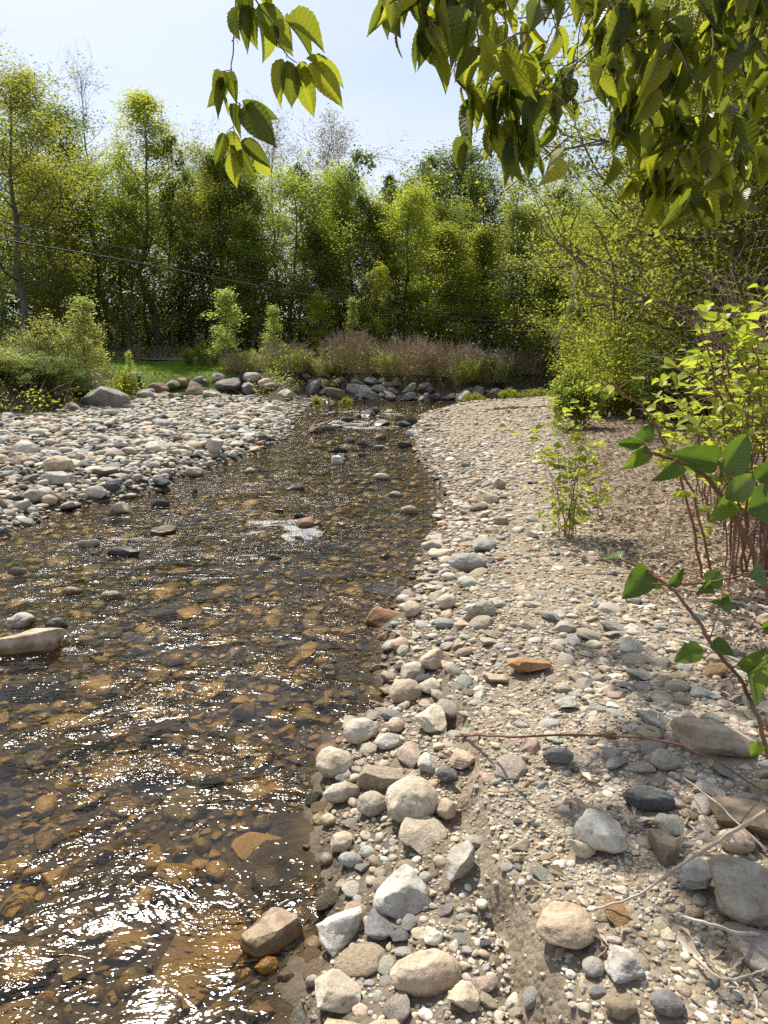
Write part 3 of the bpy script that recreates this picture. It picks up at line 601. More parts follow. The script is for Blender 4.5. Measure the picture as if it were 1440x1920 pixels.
for i, (x, y, s, dr, rt, r_) in enumerate(PT):
    cx, cy = int(math.floor(x / cell)), int(math.floor(y / cell)); ok = True
    lo_ = 0.60 if (dr > 0 and not rt) else 0.74
    for ax_ in (-1, 0, 1):
        for ay_ in (-1, 0, 1):
            for (bx, by, br) in grid.get((cx + ax_, cy + ay_), ()):
                rr_ = (br + s * .5) * lo_
                if (x - bx) ** 2 + (y - by) ** 2 < rr_ * rr_: ok = False; break
            if not ok: break
        if not ok: break
    if ok:
        keepi.append(i)
        if s > .022: grid.setdefault((cx, cy), []).append((x, y, s * .5))
PT = PT[keepi]; n = len(PT); print('STONES', n)
x, y, s, dr, rt, r_ = PT.T; rt = rt > .5
z = terrain(x, y)[0]
dep = y * cP + (CAMZ - z) * sP; ypx = 960 - F * (y * 0 + ((z - CAMZ) * cP + y * sP) / dep); xpx = 720 + F * x / dep
shown = (xpx > 10) & (xpx < 1430) & (ypx < 1915) & (z > -.01) & (y > 1)
size_px = s / dep * F; score = np.where(shown, size_px * (1 + .0 * x), 0)
NIND = 185; ind = set(np.argsort(-score)[:NIND].tolist())
pal = np.array([SC[k] for k in ('cream', 'lgrey', 'tan', 'grey', 'dark', 'pink', 'white', 'orange', 'pale', 'slate', 'brown')]); names = ['cream', 'light grey', 'tan', 'grey', 'dark', 'pinkish', 'white', 'rusty', 'pale', 'slate grey', 'brown']
wL = np.array([.16, .24, .10, .15, .05, .08, .12, .01, .16, .03, .03]); wR = np.array([.24, .18, .15, .08, .02, .10, .11, .015, .20, .02, .04]); wB = np.array([.06, .06, .22, .12, .12, .08, .02, .10, .10, .08, .14])
ci = np.where(dr < 0, rng.choice(11, n, p=wB / wB.sum()), np.where(rt, rng.choice(11, n, p=wR / wR.sum()), rng.choice(11, n, p=wL / wL.sum())))
colr = pal[ci] * rng.uniform(.80, 1.12, (n, 1)) * rng.uniform(.95, 1.05, (n, 3))
asp = rng.uniform(.6, .95, n); hr = rng.uniform(.26, .56, n); hr = np.where((dr > 0) & ~rt, rng.uniform(.3, .55, n), hr); yaw = rng.uniform(0, 6.28, n); tx = rng.normal(0, .16, n); ty = rng.normal(0, .16, n)
zoff = s * hr * np.where(rt & (dr > .7), .08, .2); zoff = np.where((dr > 0) & ~rt, zoff + rng.uniform(0, .05, n) * (s > .05), zoff)
zc = z + zoff; zc = np.where((dr < -.05) & (zc + s * hr * .5 > -.005), -.005 - s * hr * .5, zc)
Rz = np.zeros((n, 3, 3)); cz, sz_ = np.cos(yaw), np.sin(yaw); cx_, sx_ = np.cos(tx), np.sin(tx); cy_, sy_ = np.cos(ty), np.sin(ty)
A1 = np.zeros((n, 3, 3)); A1[:, 0, 0] = cz; A1[:, 0, 1] = -sz_; A1[:, 1, 0] = sz_; A1[:, 1, 1] = cz; A1[:, 2, 2] = 1
A2 = np.zeros((n, 3, 3)); A2[:, 0, 0] = 1; A2[:, 1, 1] = cx_; A2[:, 1, 2] = -sx_; A2[:, 2, 1] = sx_; A2[:, 2, 2] = cx_
A3 = np.zeros((n, 3, 3)); A3[:, 0, 0] = cy_; A3[:, 0, 2] = sy_; A3[:, 1, 1] = 1; A3[:, 2, 0] = -sy_; A3[:, 2, 2] = cy_
RR = A2 @ A3 @ A1
shp = ['semi', 'round', 'ang', 'semi', 'ang', 'ang', 'semi', 'semi', 'slab', 'ang', 'round', 'ang', 'slab', 'semi']
lod = np.where(size_px > 34, 4, np.where(size_px > 13, 3, 2))
var = rng.integers(0, len(shp), n); isind = np.zeros(n, bool); isind[list(ind)] = True
protos = {(v, l): rock_verts(300 + v * 7, l, shp[v], (1, 1, 1)) for v in range(len(shp)) for l in (2, 3, 4)}
zones = {'bar': (dr > 0) & ~rt, 'bank': (dr > 0) & rt, 'bed': dr <= 0}
for zn, zm in zones.items():
    mb = MB()
    for v in range(len(shp)):
        for l in (2, 3, 4):
            q = np.where(zm & ~isind & (var == v) & (lod == l))[0]
            if not len(q): continue
            V0, T0 = protos[(v, l)]
            sc = np.stack([s[q], s[q] * asp[q], s[q] * hr[q]], -1)
            V = np.einsum('nij,nkj->nki', RR[q], V0[None] * sc[:, None, :]) + np.stack([x[q], y[q], zc[q]], -1)[:, None, :]
            T = (T0[None] + (np.arange(len(q)) * len(V0))[:, None, None]).reshape(-1, 3)
            mb.add(V.reshape(-1, 3), T=T, c=np.repeat(colr[q], len(V0), 0), a=np.repeat(rng.uniform(0, 1, len(q)), len(V0)))
    o = mk({'bar': 'gravel_bar_stones', 'bank': 'bank_gravel', 'bed': 'streambed_stones'}[zn], mb.mesh('gravel', M_PEB, use_c=True)); tag(o, kind='stuff')
    tag(o, {'bar': 'pale cobbles and gravel heaped on the left bar', 'bank': 'pebbles and gravel covering the right bank', 'bed': 'amber and brown stones on the bed of the stream'}[zn], 'gravel')
cob = [rock_mesh('stone', 300 + v * 7, 4, shp[v], (1, 1, 1), M_ROCK) for v in range(len(shp))]
for i in sorted(ind):
    o = mk('stone', cob[var[i]]); o.location = (x[i], y[i], zc[i]); o.scale = (s[i], s[i] * asp[i], s[i] * hr[i]); o.rotation_euler = Matrix(RR[i].tolist()).to_euler(); o.color = tuple(colr[i]) + (1,)
    if rt[i]:
        wh = 'in the gravel near the bottom edge of the picture' if y[i] < 2.4 else ('in the cobble strip beside the stream' if dr[i] < .7 else 'in the open gravel of the right bank')
        if y[i] > 6: wh = 'along the water side of the far right gravel bar' if dr[i] < 1 else 'on the far part of the right gravel bar'
    else: wh = 'low on the left bar near the water' if dr[i] < 1.2 else ('high on the left bar' if y[i] < 16 else 'at the far end of the left bar')
    tag(o, '%s %s cobble %s' % (names[ci[i]], 'flat' if hr[i] < .42 else 'rounded', wh), 'stone', 'cobbles ' + wh)
# driftwood
M_DRIFT = bark_mat('driftwood', (.30, .25, .19), (.55, .48, .38), 30, bd=.004)
def stick(pxs, rad, lab, name='stick', mat=None, lift=.02, cat='stick', grp=None):
    P = []
    for (a, b_, *zz) in pxs:
        p = hit(a, b_); zb = gz(*p) + lift
        if zz and zz[0]: p = gp(a, b_, zb + zz[0]); zb = gz(*p) + lift + zz[0]
        P.append((p[0], p[1], zb))
    Q = bez(P, 20); Q += rng.normal(0, rad * .25, Q.shape); mb = MB(); tube(mb, Q, np.linspace(rad, rad * .45, len(Q)), 6); o = mk(name, mb.mesh(name, mat or M_DRIFT)); tag(o, lab, cat, grp); return o
stick([(928,768),(980,765),(1035,763)], .06, 'pale bleached log lying across the far end of the right bar', 'driftwood_log', cat='log')
stick([(120,800),(150,793),(186,786)], .04, 'pale driftwood branch on the shaded edge of the left bar', 'driftwood_branch', cat='branch')
stick([(1440,1500,.35),(1350,1570,.22),(1280,1620,.1),(1200,1670,.03),(1112,1722,0)], .006, 'long pale bare stem slanting across the lower right gravel', 'dead_cane', cat='stem')
stick([(1440,1590,.1),(1395,1545,.1),(1340,1490,.1),(1280,1450,.05)], .004, 'thin pale dead stem over the dark split slab', 'dead_cane', cat='stem')
stick([(1440,1775),(1380,1745,.05),(1310,1718,.08),(1270,1735,.0)], .006, 'crooked grey twig beside the biggest brown boulder', 'dead_twig', cat='twig')
stick([(1300,1810),(1360,1830,.03),(1440,1842,.0)], .005, 'brown twig on the ground in the lower right corner', 'dead_twig', cat='twig')
M_REDST = bark_mat('red_stem', (.13, .05, .035), (.24, .10, .06), 60, bd=.001)
stick([(855,1392),(900,1372,.06),(960,1369,.16),(1090,1364,.22),(1240,1378,.25),(1340,1415,.2),(1428,1480,.02)], .005, 'long thin dark stem arching low over the gravel to the right', 'fallen_cane', M_REDST, cat='stem')
stick([(1440,1130,.45),(1330,1112,.3),(1200,1095,.2),(1050,1078,.1),(985,1022,0)], .0045, 'thin reddish stem trailing from the knotweed down the bank', 'fallen_cane', M_REDST, cat='stem')
stick([(1425,1268),(1330,1215,.05),(1255,1203,.0)], .01, 'pale flat dead cane in the leaf litter', 'dead_cane', cat='stem')
stick([(1440,1150),(1370,1133,.02),(1300,1128)], .015, 'broad bleached cane across the leaf litter at the right', 'dead_cane', cat='stem')
# ------------------------------------------------------------------ trees and shrubs
M_BARK = bark_mat('bark', (.09, .075, .06), (.21, .18, .15), 8); M_BARKL = bark_mat('pale_bark', (.20, .18, .15), (.38, .36, .32), 8); M_TWIG = bark_mat('twig_bark', (.10, .07, .05), (.2, .15, .11), 40, bd=.002)
LF = {
 'olive': leaf_mat('leaves_olive', [(.155,.185,.035), (.205,.235,.045), (.26,.285,.06)], .56, tcol=2.0),
 'bright': leaf_mat('leaves_bright', [(.18,.205,.035), (.235,.26,.045), (.30,.31,.06)], .56, tcol=2.0),
 'mid': leaf_mat('leaves_mid', [(.135,.155,.035), (.18,.205,.045), (.23,.25,.06)], .56, tcol=2.0),
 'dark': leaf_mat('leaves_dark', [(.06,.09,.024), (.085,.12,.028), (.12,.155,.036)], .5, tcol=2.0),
 'pale': leaf_mat('leaves_pale', [(.18,.21,.06), (.30,.33,.11), (.42,.44,.18)], .5, tcol=1.8),
 'conifer': leaf_mat('needles', [(.015,.03,.014), (.03,.05,.022), (.045,.07,.03)], .15),
 'grey': leaf_mat('buds', [(.16,.13,.09), (.24,.20,.14), (.24,.24,.12)], .3),
}
def quads(mb, P, n_per, spread, size, r, flat=.55, aspect=.62):
    P = np.repeat(np.asarray(P), n_per, 0); n = len(P); P = P + r.normal(0, 1, (n, 3)) * np.array(spread)
    a = r.normal(0, 1, (n, 3)); a[:, 2] = a[:, 2] * flat - .25; a /= np.linalg.norm(a, axis=1)[:, None]
    nn = r.normal(0, flat, (n, 3)); nn[:, 2] += 1; b = np.cross(nn, a); b /= np.linalg.norm(b, axis=1)[:, None] + 1e-9
    up = np.cross(a, b); s = size * r.uniform(.6, 1.35, n)[:, None]
    V = np.stack([P - a * s * .5, P + b * s * .5 * aspect + a * s * .0 + up * s * .08, P + a * s * .5 - up * s * .1, P - b * s * .5 * aspect + up * s * .08], 1)
    i = np.arange(n)[:, None] * 4 + np.arange(4)[None]
    mb.add(V.reshape(-1, 3), i, a=np.repeat(r.uniform(0, 1, n), 4))
def tree_proto(seed, H, Rr, base=.25, nb=26, nsec=6, npl=9, leaf=.16, spread=.16, shape='oval', tr=.14, up0=25, up1=65, mat='mid', bark=None, flat=.55, bare=False, lean=0.0, twr=1.0, drop=0.0):
    r = np.random.default_rng(seed); T = MB(); Lm = MB(); Tw = MB()
    k = 10; zt = np.linspace(0, H, k); tx = np.cumsum(r.normal(0, .012 * H, k)); ty = np.cumsum(r.normal(0, .012 * H, k)); tx -= tx[0]; ty -= ty[0]
    tx = tx + lean * (zt / H) ** 1.5 * H; rad = tr * (1 - .93 * (zt / H) ** .9); rad[0] *= 1.25
    tube(T, np.stack([tx, ty, zt], 1), rad, 7); anch = []
    for i in range(nb):
        f = (i + r.uniform(0, .9)) / nb; t = base + (1 - base) * f
        if shape == 'oval': prof = math.sin(math.pi * (.16 + .80 * f)) ** .7
        elif shape == 'cone': prof = 1.02 - f * .95
        elif shape == 'vase': prof = .45 + .6 * f if f < .8 else 1.0 - (f - .8) * 2.2
        else: prof = .9 - .3 * f
        ln = Rr * prof * r.uniform(.5, 1.3) * (1 + .45 * math.sin(i * .55 + seed * 1.7) * math.sin(i * 2.4 * .5 + seed)); az = i * 2.4 + r.uniform(-.5, .5); el = R(up0 + (up1 - up0) * f + r.uniform(-12, 12))
        p0 = np.array([np.interp(t * H, zt, tx), np.interp(t * H, zt, ty), t * H]); d = np.array([math.cos(az) * math.cos(el), math.sin(az) * math.cos(el), math.sin(el)])
        m = 5; P = [p0]; dd = d.copy()
        for j in range(m):
            dd = unit(dd + r.normal(0, .13, 3) + np.array([0, 0, .06 - drop])); P.append(P[-1] + dd * ln / m)
        P = np.array(P); r0 = max(tr * (1 - t) * .55, .012) * twr; tube(T, P, np.linspace(r0, r0 * .25, m + 1), 4)
        for j in range(nsec):
            g = r.uniform(.3, 1.0); q = P[min(int(g * m), m - 1)] * (1 - (g * m) % 1) + P[min(int(g * m) + 1, m)] * ((g * m) % 1)
            d2 = unit(unit(P[-1] - P[0]) + r.normal(0, .75, 3) + np.array([0, 0, .1])); l2 = ln * r.uniform(.25, .5)
            Q = [q]; 
            for _ in range(3): d2 = unit(d2 + r.normal(0, .2, 3)); Q.append(Q[-1] + d2 * l2 / 3)
            Q = np.array(Q); tube(Tw, Q, np.linspace(r0 * .4, r0 * .15, 4), 3)
            for h in np.linspace(.25, 1, 5): anch.append(Q[0] + (Q[-1] - Q[0]) * h)
            if bare:
                for _ in range(5):
                    g2 = r.uniform(.2, 1); q2 = Q[0] + (Q[-1] - Q[0]) * g2; d3 = unit(d2 + r.normal(0, .6, 3) + np.array([0, 0, .2])); tube(Tw, np.array([q2, q2 + d3 * l2 * .35, q2 + (d3 + r.normal(0, .2, 3)) * l2 * .6]), [r0 * .22, r0 * .16, r0 * .1], 3)
        for h in (.55, .75, .95): anch.append(P[0] + (P[-1] - P[0]) * h)
    b = bark or M_BARK
    parts = {'trunk': T.mesh('trunk', b), 'twigs': Tw.mesh('twigs', b)}
    if npl: quads(Lm, anch, npl, (spread,) * 3, leaf, r, flat); parts['crown'] = Lm.mesh('crown', LF[mat], smooth=False)
    return dict(parts=parts, H=H)
def conifer_proto(seed, H, Rr):
    r = np.random.default_rng(seed); T = MB(); Lm = MB(); tube(T, [(0, 0, 0), (.05, 0, H * .5), (0, 0, H)], [.18, .1, .02], 6); A = []
    for i in range(75):
        f = (i + 1) / 76; ln = Rr * (1 - f) ** .85 + .15; az = i * 2.4; z0 = H * (.12 + .88 * f); e = -.12 + .3 * f
        P = np.array([(0, 0, z0), (math.cos(az) * ln * .5, math.sin(az) * ln * .5, z0 + ln * .5 * e), (math.cos(az) * ln, math.sin(az) * ln, z0 + ln * e * .8)]); tube(T, P, [.03, .02, .01], 3)
        for g in np.linspace(.2, 1, 9): A.append(P[0] + (P[2] - P[0]) * g)
    quads(Lm, A, 9, (.14, .14, .08), .30, r, .4, .35); return dict(parts={'trunk': T.mesh('trunk', M_BARK), 'crown': Lm.mesh('crown', LF['conifer'], smooth=False)}, H=H)
def shrub_proto(seed, H, Rr, ns=14, npl=7, leaf=.09, mat='mid', spread=.09, canes=M_TWIG, up=.9, cr=.012, dens=6):
    r = np.random.default_rng(seed); T = MB(); Lm = MB(); A = []
    for i in range(ns):
        az = r.uniform(0, 6.28); rr0 = r.uniform(0, .22) * Rr; tgt = r.uniform(.25, 1) * Rr; h = H * r.uniform(.6, 1) * (1 - .35 * (tgt / Rr) ** 2)
        p0 = np.array([math.cos(az) * rr0, math.sin(az) * rr0, 0]); p2 = np.array([math.cos(az) * tgt, math.sin(az) * tgt, h]); p1 = p0 * .5 + p2 * .5 + np.array([-math.cos(az) * tgt * .15, -math.sin(az) * tgt * .15, h * .12]) + r.normal(0, .05 * H, 3)
        P = bez([p0, p1, p2], 10); tube(T, P, np.linspace(cr, cr * .4, len(P)), 4)
        for j in range(dens):
            g = r.uniform(.3, 1); q = P[int(g * (len(P) - 1))]; d = unit(r.normal(0, 1, 3) + np.array([math.cos(az), math.sin(az), .8])); l = H * r.uniform(.1, .25)
            tube(T, [q, q + d * l * .6, q + (d + r.normal(0, .2, 3)) * l], [cr * .5, cr * .35, cr * .2], 3)
            for h_ in (.35, .6, .8, 1): A.append(q + d * l * h_)
    parts = {'stems': T.mesh('stems', canes)}
    if npl: quads(Lm, A, npl, (spread,) * 3, leaf, r, .6); parts['foliage'] = Lm.mesh('foliage', LF[mat], smooth=False)
    return dict(parts=parts, H=H)
def put(kind, pr, x, y, label, cat, group=None, H=None, W=None, rz=None, z=None):
    s = (H / pr['H']) if H else 1.0; sw = W if W else s
    zz = gz(x, y) - .05 if z is None else z
    e = empty(kind, (x, y, zz), rng.uniform(0, 6.28) if rz is None else rz); e.scale = (sw, sw, s)
    for nm, me in pr['parts'].items(): mk(nm, me, e)
    return tag(e, label, cat, group)
def at(px, dep):                             # world x,y for a picture column at view depth
    return (px - 720) / F * dep, dep
def htop(py, dep, zg): return CAMZ + (ray(720, py)[2] / ray(720, py)[1]) * dep - zg

PR = dict(
 olive=tree_proto(1, 13, 3.6, .22, 38, 8, 15, .10, .28, 'oval', .17, 10, 48, 'olive'),
 tall=tree_proto(2, 15, 2.3, .30, 38, 7, 14, .10, .23, 'oval', .15, 25, 55, 'bright'),
 mida=tree_proto(3, 12, 3.0, .16, 38, 8, 15, .105, .30, 'oval', .14, 5, 45, 'mid'),
 midb=tree_proto(4, 12, 2.6, .12, 38, 8, 15, .10, .30, 'cone', .13, 5, 40, 'mid'),
 brighta=tree_proto(5, 11, 2.6, .12, 38, 8, 15, .10, .28, 'oval', .12, 5, 45, 'bright'),
 brightb=tree_proto(6, 10, 2.4, .08, 38, 8, 14, .095, .28, 'cone', .11, 10, 42, 'olive'),
 dark=tree_proto(7, 13, 3.2, .10, 38, 8, 18, .115, .32, 'oval', .17, 5, 45, 'dark'),
 airy=tree_proto(8, 12, 2.6, .25, 32, 6, 3, .12, .2, 'vase', .12, 40, 72, 'pale', M_BARKL),
 bud=tree_proto(9, 13, 3.0, .2, 36, 7, 3, .09, .2, 'vase', .13, 40, 75, 'grey', M_BARKL, bare=True),
 bare=tree_proto(10, 14, 2.6, .35, 26, 6, 1, .08, .2, 'vase', .13, 40, 75, 'grey', M_BARKL, bare=True, twr=1.2),
 sapl=tree_proto(11, 5, .8, .15, 24, 5, 6, .085, .13, 'cone', .045, 15, 40, 'pale', M_BARKL),
 saplb=tree_proto(12, 6, 1.0, .15, 28, 5, 7, .09, .15, 'oval', .05, 15, 45, 'bright'),
 con=conifer_proto(13, 14, 2.6))
DK = 'trees of the wood across the stream'
TR = [ # proto, column, depth, top row, width factor, label
('olive', -60, 37, 180, 1.1, 'olive tree cut by the left edge of the picture'),
('olive', 62, 35, 165, 1.1, 'tallest olive yellow tree at the left with a straight trunk by the bushes'),
('dark', 130, 46, 225, 1.0, 'dark green tree right behind the tallest olive yellow one'),
('bare', 30, 56, 105, 1.3, 'bare leafless tree showing above the olive tree at the far left'),
('bare', 112, 58, 165, 1.2, 'bare leafless treetop between the olive tree and the tall twiggy one'),
('bare', 222, 50, 158, 1.2, 'tall twiggy nearly leafless tree standing against the sky'),
('mida', 205, 44, 330, 1.0, 'mid green tree under the tall twiggy one'),
('tall', 312, 43, 192, 1.15, 'tall narrow yellow green tree with a dark straight trunk'),
('bud', 372, 52, 262, .9, 'thin grey green tree right of the tall narrow one'),
('mida', 398, 44, 298, .95, 'rounded mid green tree behind the hanging twig'),
('brighta', 462, 47, 300, 1.0, 'yellow green tree just right of the lowest hanging leaves'),
('bud', 520, 50, 272, 1.0, 'grey budding tree left of the highest grey crown'),
('bud', 585, 48, 250, 1.2, 'highest grey budding crown in the middle of the wood'),
('mida', 540, 43, 345, .9, 'mid green tree below the highest grey budding crown'),
('bud', 645, 50, 290, .9, 'pale twiggy tree right of the highest grey crown'),
('brighta', 662, 44, 335, .95, 'bright green tree right of the grey budding ones'),
('con', 730, 56, 330, 1.0, 'dark pointed conifer in the notch of the treeline'),
('con', 765, 60, 338, .9, 'second dark conifer peeping over the bright trees'),
('dark', 845, 52, 305, 1.15, 'large dark green tree that tops the right part of the wood'),
('dark', 790, 55, 335, .9, 'dark tree left of the large dark green one'),
('midb', 700, 43, 385, .9, 'cone shaped green tree left of the conifers'),
('brighta', 758, 43, 372, .9, 'light green tree in front of the conifers'),
('dark', 905, 50, 360, .8, 'dark tree left of the pale airy one'),
('brightb', 845, 39, 425, 1.1, 'yellow green feathery tree in front of the large dark one'),
('airy', 955, 42, 352, 1.1, 'pale airy tree with sky showing through its crown'),
('brightb', 905, 41, 440, 1.0, 'yellow olive tree below the pale airy one'),
('brighta', 985, 44, 400, 1.0, 'yellow green tree with several thin trunks'),
('airy', 1015, 47, 372, 1.0, 'airy tree right of the tree with thin trunks'),
('brightb', 1040, 40, 430, 1.1, 'olive green tree over the dark gap where the stream goes'),
('midb', 1095, 44, 420, 1.0, 'green tree on the right side of the dark gap'),
('mida', 1175, 40, 380, 1.0, 'mid green tree behind the right bank bushes'),
('midb', 480, 42, 410, .9, 'lower green tree left of the power line sag'),
('midb', 600, 42, 430, .9, 'green tree behind the middle saplings'),
('mida', 255, 42, 400, .9, 'green tree between the olive tree and the tall narrow one'),
('dark', 350, 48, 380, .9, 'dark tree behind the tall narrow one'),
('dark', 640, 50, 370, .9, 'dark tree in the middle of the wood'),
('dark', 430, 52, 340, .9, 'dark tree behind the yellow green one'),
('mida', 820, 46, 400, .9, 'green tree between the feathery tree and the conifers'),
('brighta', 135, 40, 330, 1.0, 'yellow green tree right of the tallest olive one'),
('midb', 1000, 50, 420, 1.0, 'green tree at the back right of the wood'),
('dark', 1075, 52, 380, 1.1, 'dark tree at the back behind the dark gap'),
('dark', 1230, 50, 330, 1.2, 'dark tree at the back behind the right bank'),
('mida', 1330, 44, 300, 1.2, 'green tree at the back near the right edge'),
('dark', 1440, 46, 250, 1.2, 'dark tree at the back at the right edge'),
]
for nm, px, dep, py, wf, lab in TR:
    x_, y_ = at(px, dep); zg = gz(x_, y_) - .05; H = htop(py, dep, zg); pr = PR[nm]; s_ = H / pr['H']
    put('conifer' if nm == 'con' else 'tree', pr, x_, y_, lab, 'tree', DK, H=H, W=(s_ * .35 + .65) * wf * (1.45 if nm in ('brightb', 'midb') else 1.32 if nm not in ('con', 'bare') else 1.0), z=zg)
# saplings on the far bank
for nm, px, dep, py, wf, lab in [('sapl', 438, 33, 545, 1.4, 'pale sapling with level branches at the corner of the lawn'), ('sapl', 517, 34, 575, .9, 'slim pale sapling left of the brush clumps'), ('saplb', 603, 38, 555, .8, 'young light green tree behind the left brush clump'), ('saplb', 710, 38, 505, .9, 'young tree with a thin trunk between the two brush clumps'), ('sapl', 660, 36, 560, .8, 'small young tree behind the left brush clump'), ('sapl', 172, 24, 560, 1.1, 'dark stemmed sapling among the left bushes'), ('sapl', 255, 26.5, 660, .35, 'leaning bare stemmed sapling at the edge of the lawn')]:
    x_, y_ = at(px, dep); zg = gz(x_, y_) - .05; H = htop(py, dep, zg); put('sapling', PR[nm], x_, y_, lab, 'sapling', 'saplings on the stream banks', H=H, W=wf, z=zg)
# shrubs
SH = dict(lb=shrub_proto(21, 4, 2.0, 22, 8, .10, 'dark', .12, dens=8), lp=shrub_proto(22, 3.5, 1.8, 20, 7, .085, 'pale', .11, dens=8), rb=shrub_proto(23, 3, 1.7, 26, 9, .07, 'bright', .09, dens=9), gb=shrub_proto(24, 1.6, .75, 22, 11, .075, 'mid', .07, dens=8), low=shrub_proto(25, 1.0, .9, 18, 8, .07, 'olive', .07, dens=6), dk=shrub_proto(26, 3, 1.8, 22, 10, .12, 'dark', .14, dens=8))
for nm, px, dep, py, wf, lab, in [('lp', 125, 23, 570, .85, 'pale leaved bush in front of the olive tree trunk'), ('lb', 30, 22, 640, .8, 'dark green bush at the left edge over the stream bar'), ('lp', 170, 25, 620, .45, 'pale bush beside the dark stemmed sapling'), ('lb', 80, 24, 610, .7, 'green bush between the trunk and the shaded hollow'), ('low', 140, 22.5, 700, .8, 'low bush above the shaded hollow'), ('low', 20, 21.5, 700, .9, 'low leafy bush at the left edge above the pale stones'), ('low', 235, 26, 690, .6, 'low scrub left of the stone pile'), ('lb', -10, 20.5, 660, .7, 'dark shaded bush at the left edge'), ('lb', 95, 20.5, 665, .65, 'dark drooping bush over the shaded hollow'), ('lp', 40, 19.5, 680, .6, 'lowest dark bush hanging over the stones at the left'), ('lb', -70, 18.5, 650, .8, 'dark bush cut by the left edge above the bar'), ('dk', 160, 22.0, 722, .45, 'dark bush beside the big grey boulder'), ('lb', 60, 20.5, 655, .9, 'green bush in front of the shaded hollow'), ('lp', -20, 19.5, 640, .9, 'pale leaved bush low at the left edge')]:
    x_, y_ = at(px, dep); zg = gz(x_, y_) - .1; put('bush', SH[nm], x_, y_, lab, 'bush', 'bushes at the left of the lawn', H=htop(py, dep, zg), W=wf, z=zg)
for nm, px, dep, py, wf, lab in [('gb', 1082, 15.6, 688, 1.0, 'round green bush standing alone at the end of the right bar'), ('rb', 1165, 19, 560, 1.1, 'tall yellow green bush behind the lone round one'), ('rb', 1250, 17, 600, 1.0, 'yellow green bush left of the knotweed'), ('rb', 1330, 19, 540, 1.3, 'bush behind the knotweed at the right'), ('lb', 1215, 20, 600, 1.0, 'green bush with dark stems right of the lone round one'), ('rb', 1130, 24, 590, 1.0, 'bush at the right edge of the dark gap'), ('dk', 1290, 15, 640, .8, 'dark bush right behind the knotweed'), ('lb', 1400, 14, 520, 1.2, 'big bush at the right edge above the knotweed'), ('rb', 1190, 27, 540, 1.4, 'far yellow green bush on the wooded right bank'), ('low', 1130, 18, 690, 1.2, 'low straw green scrub right of the lone round bush'), ('low', 1180, 20, 690, 1.2, 'low scrub farther back at the foot of the right bank')]:
    x_, y_ = at(px, dep); zg = gz(x_, y_) - .08; put('bush', SH[nm], x_, y_, lab, 'bush', 'bushes on the right bank', H=htop(py, dep, zg), W=wf, z=zg)
for nm, px, dep, py, wf, lab in [('lp', 575, 32.5, 655, .45, 'pale green bush between the slim sapling and the left brush clump'), ('rb', 640, 33, 668, .45, 'small green bush growing in front of the rounded brush clump'), ('lp', 722, 33, 650, .45, 'pale bush in the gap between the two brush thickets'), ('rb', 872, 33.4, 665, .5, 'green bush in front of the right part of the widest thicket'), ('lp', 480, 32, 650, .5, 'pale leafy bush at the foot of the pale sapling'), ('lb', 940, 35.5, 655, .5, 'dark green bush right of the widest brush thicket'), ('lb', 990, 38, 640, .7, 'dark bush at the mouth of the dark gap')]:
    x_, y_ = at(px, dep); zg = gz(x_, y_) - .08; put('bush', SH[nm], x_, y_, lab, 'bush', 'bushes among the dry brush', H=htop(py, dep, zg), W=wf, z=zg)
# low plants at the far waterline and on the road verge
for px, dep, wf, hh, lab in [(880, 28.5, .9, .55, 'low green plants at the water edge in front of the riprap'), (950, 29.5, .9, .5, 'low plants at the tip of the far right bar'), (1000, 31.5, 1.0, .5, 'low plants where the bar meets the dark gap'), (597, 29.3, .4, .45, 'left of two small grassy tufts at the foot of the riprap'), (652, 30, .5, .5, 'right of two small grassy tufts at the foot of the riprap'), (362, 35, .6, .9, 'leftmost of three small plants on the verge beyond the lawn'), (386, 35, .7, 1.3, 'middle and tallest of three plants on the verge beyond the lawn'), (412, 35, .6, 1.1, 'rightmost of three small plants on the verge beyond the lawn')]:
    x_, y_ = at(px, dep); put('low_plant', SH['low'], x_, y_, lab, 'plant', 'low plants by the water and the verge', H=hh, W=wf * .8)
# dry brush clumps
M_CANE = bark_mat('dry_cane', (.25, .185, .13), (.50, .385, .28), 60, bd=.001)
def brush_proto(seed, H, Rr, nc, cr=.012, twigs=5, leaves=1):
    r = np.random.default_rng(seed); T = MB(); Lm = MB(); A = []
    for i in range(nc):
        az = r.uniform(0, 6.28); a0 = math.sqrt(r.uniform(0, 1)) * Rr * .75; tl = r.normal(0, .12, 2); h = H * r.uniform(.72, 1.02) * (1 - .75 * (a0 / Rr) ** 2)
        p0 = np.array([math.cos(az) * a0, math.sin(az) * a0, 0]); p2 = p0 + np.array([math.cos(az) * h * .14 + tl[0], math.sin(az) * h * .14 + tl[1], h]); p1 = (p0 + p2) / 2 + r.normal(0, .05, 3)
        tube(T, [p0, p1, p2], [cr, cr * .8, cr * .4], 3)
        for _ in range(twigs):
            g = r.uniform(.45, 1); q = p0 + (p2 - p0) * g; d = unit(np.array([math.cos(az), math.sin(az), 1.4]) + r.normal(0, .7, 3)); l = r.uniform(.15, .4); tube(T, [q, q + d * l], [cr * .5, cr * .3], 3)
        for g in r.uniform(.05, .8, leaves): A.append(p0 + (p2 - p0) * g)
    parts = {'canes': T.mesh('canes', M_CANE)}
    if leaves: quads(Lm, A, 5, (.1,) * 3, .09, r); parts['foliage'] = Lm.mesh('foliage', LF['olive'], smooth=False)
    return dict(parts=parts, H=H)
BR = [brush_proto(31, 2.2, 1.7, 300, leaves=1), brush_proto(32, 2.2, 1.5, 170, leaves=4)]
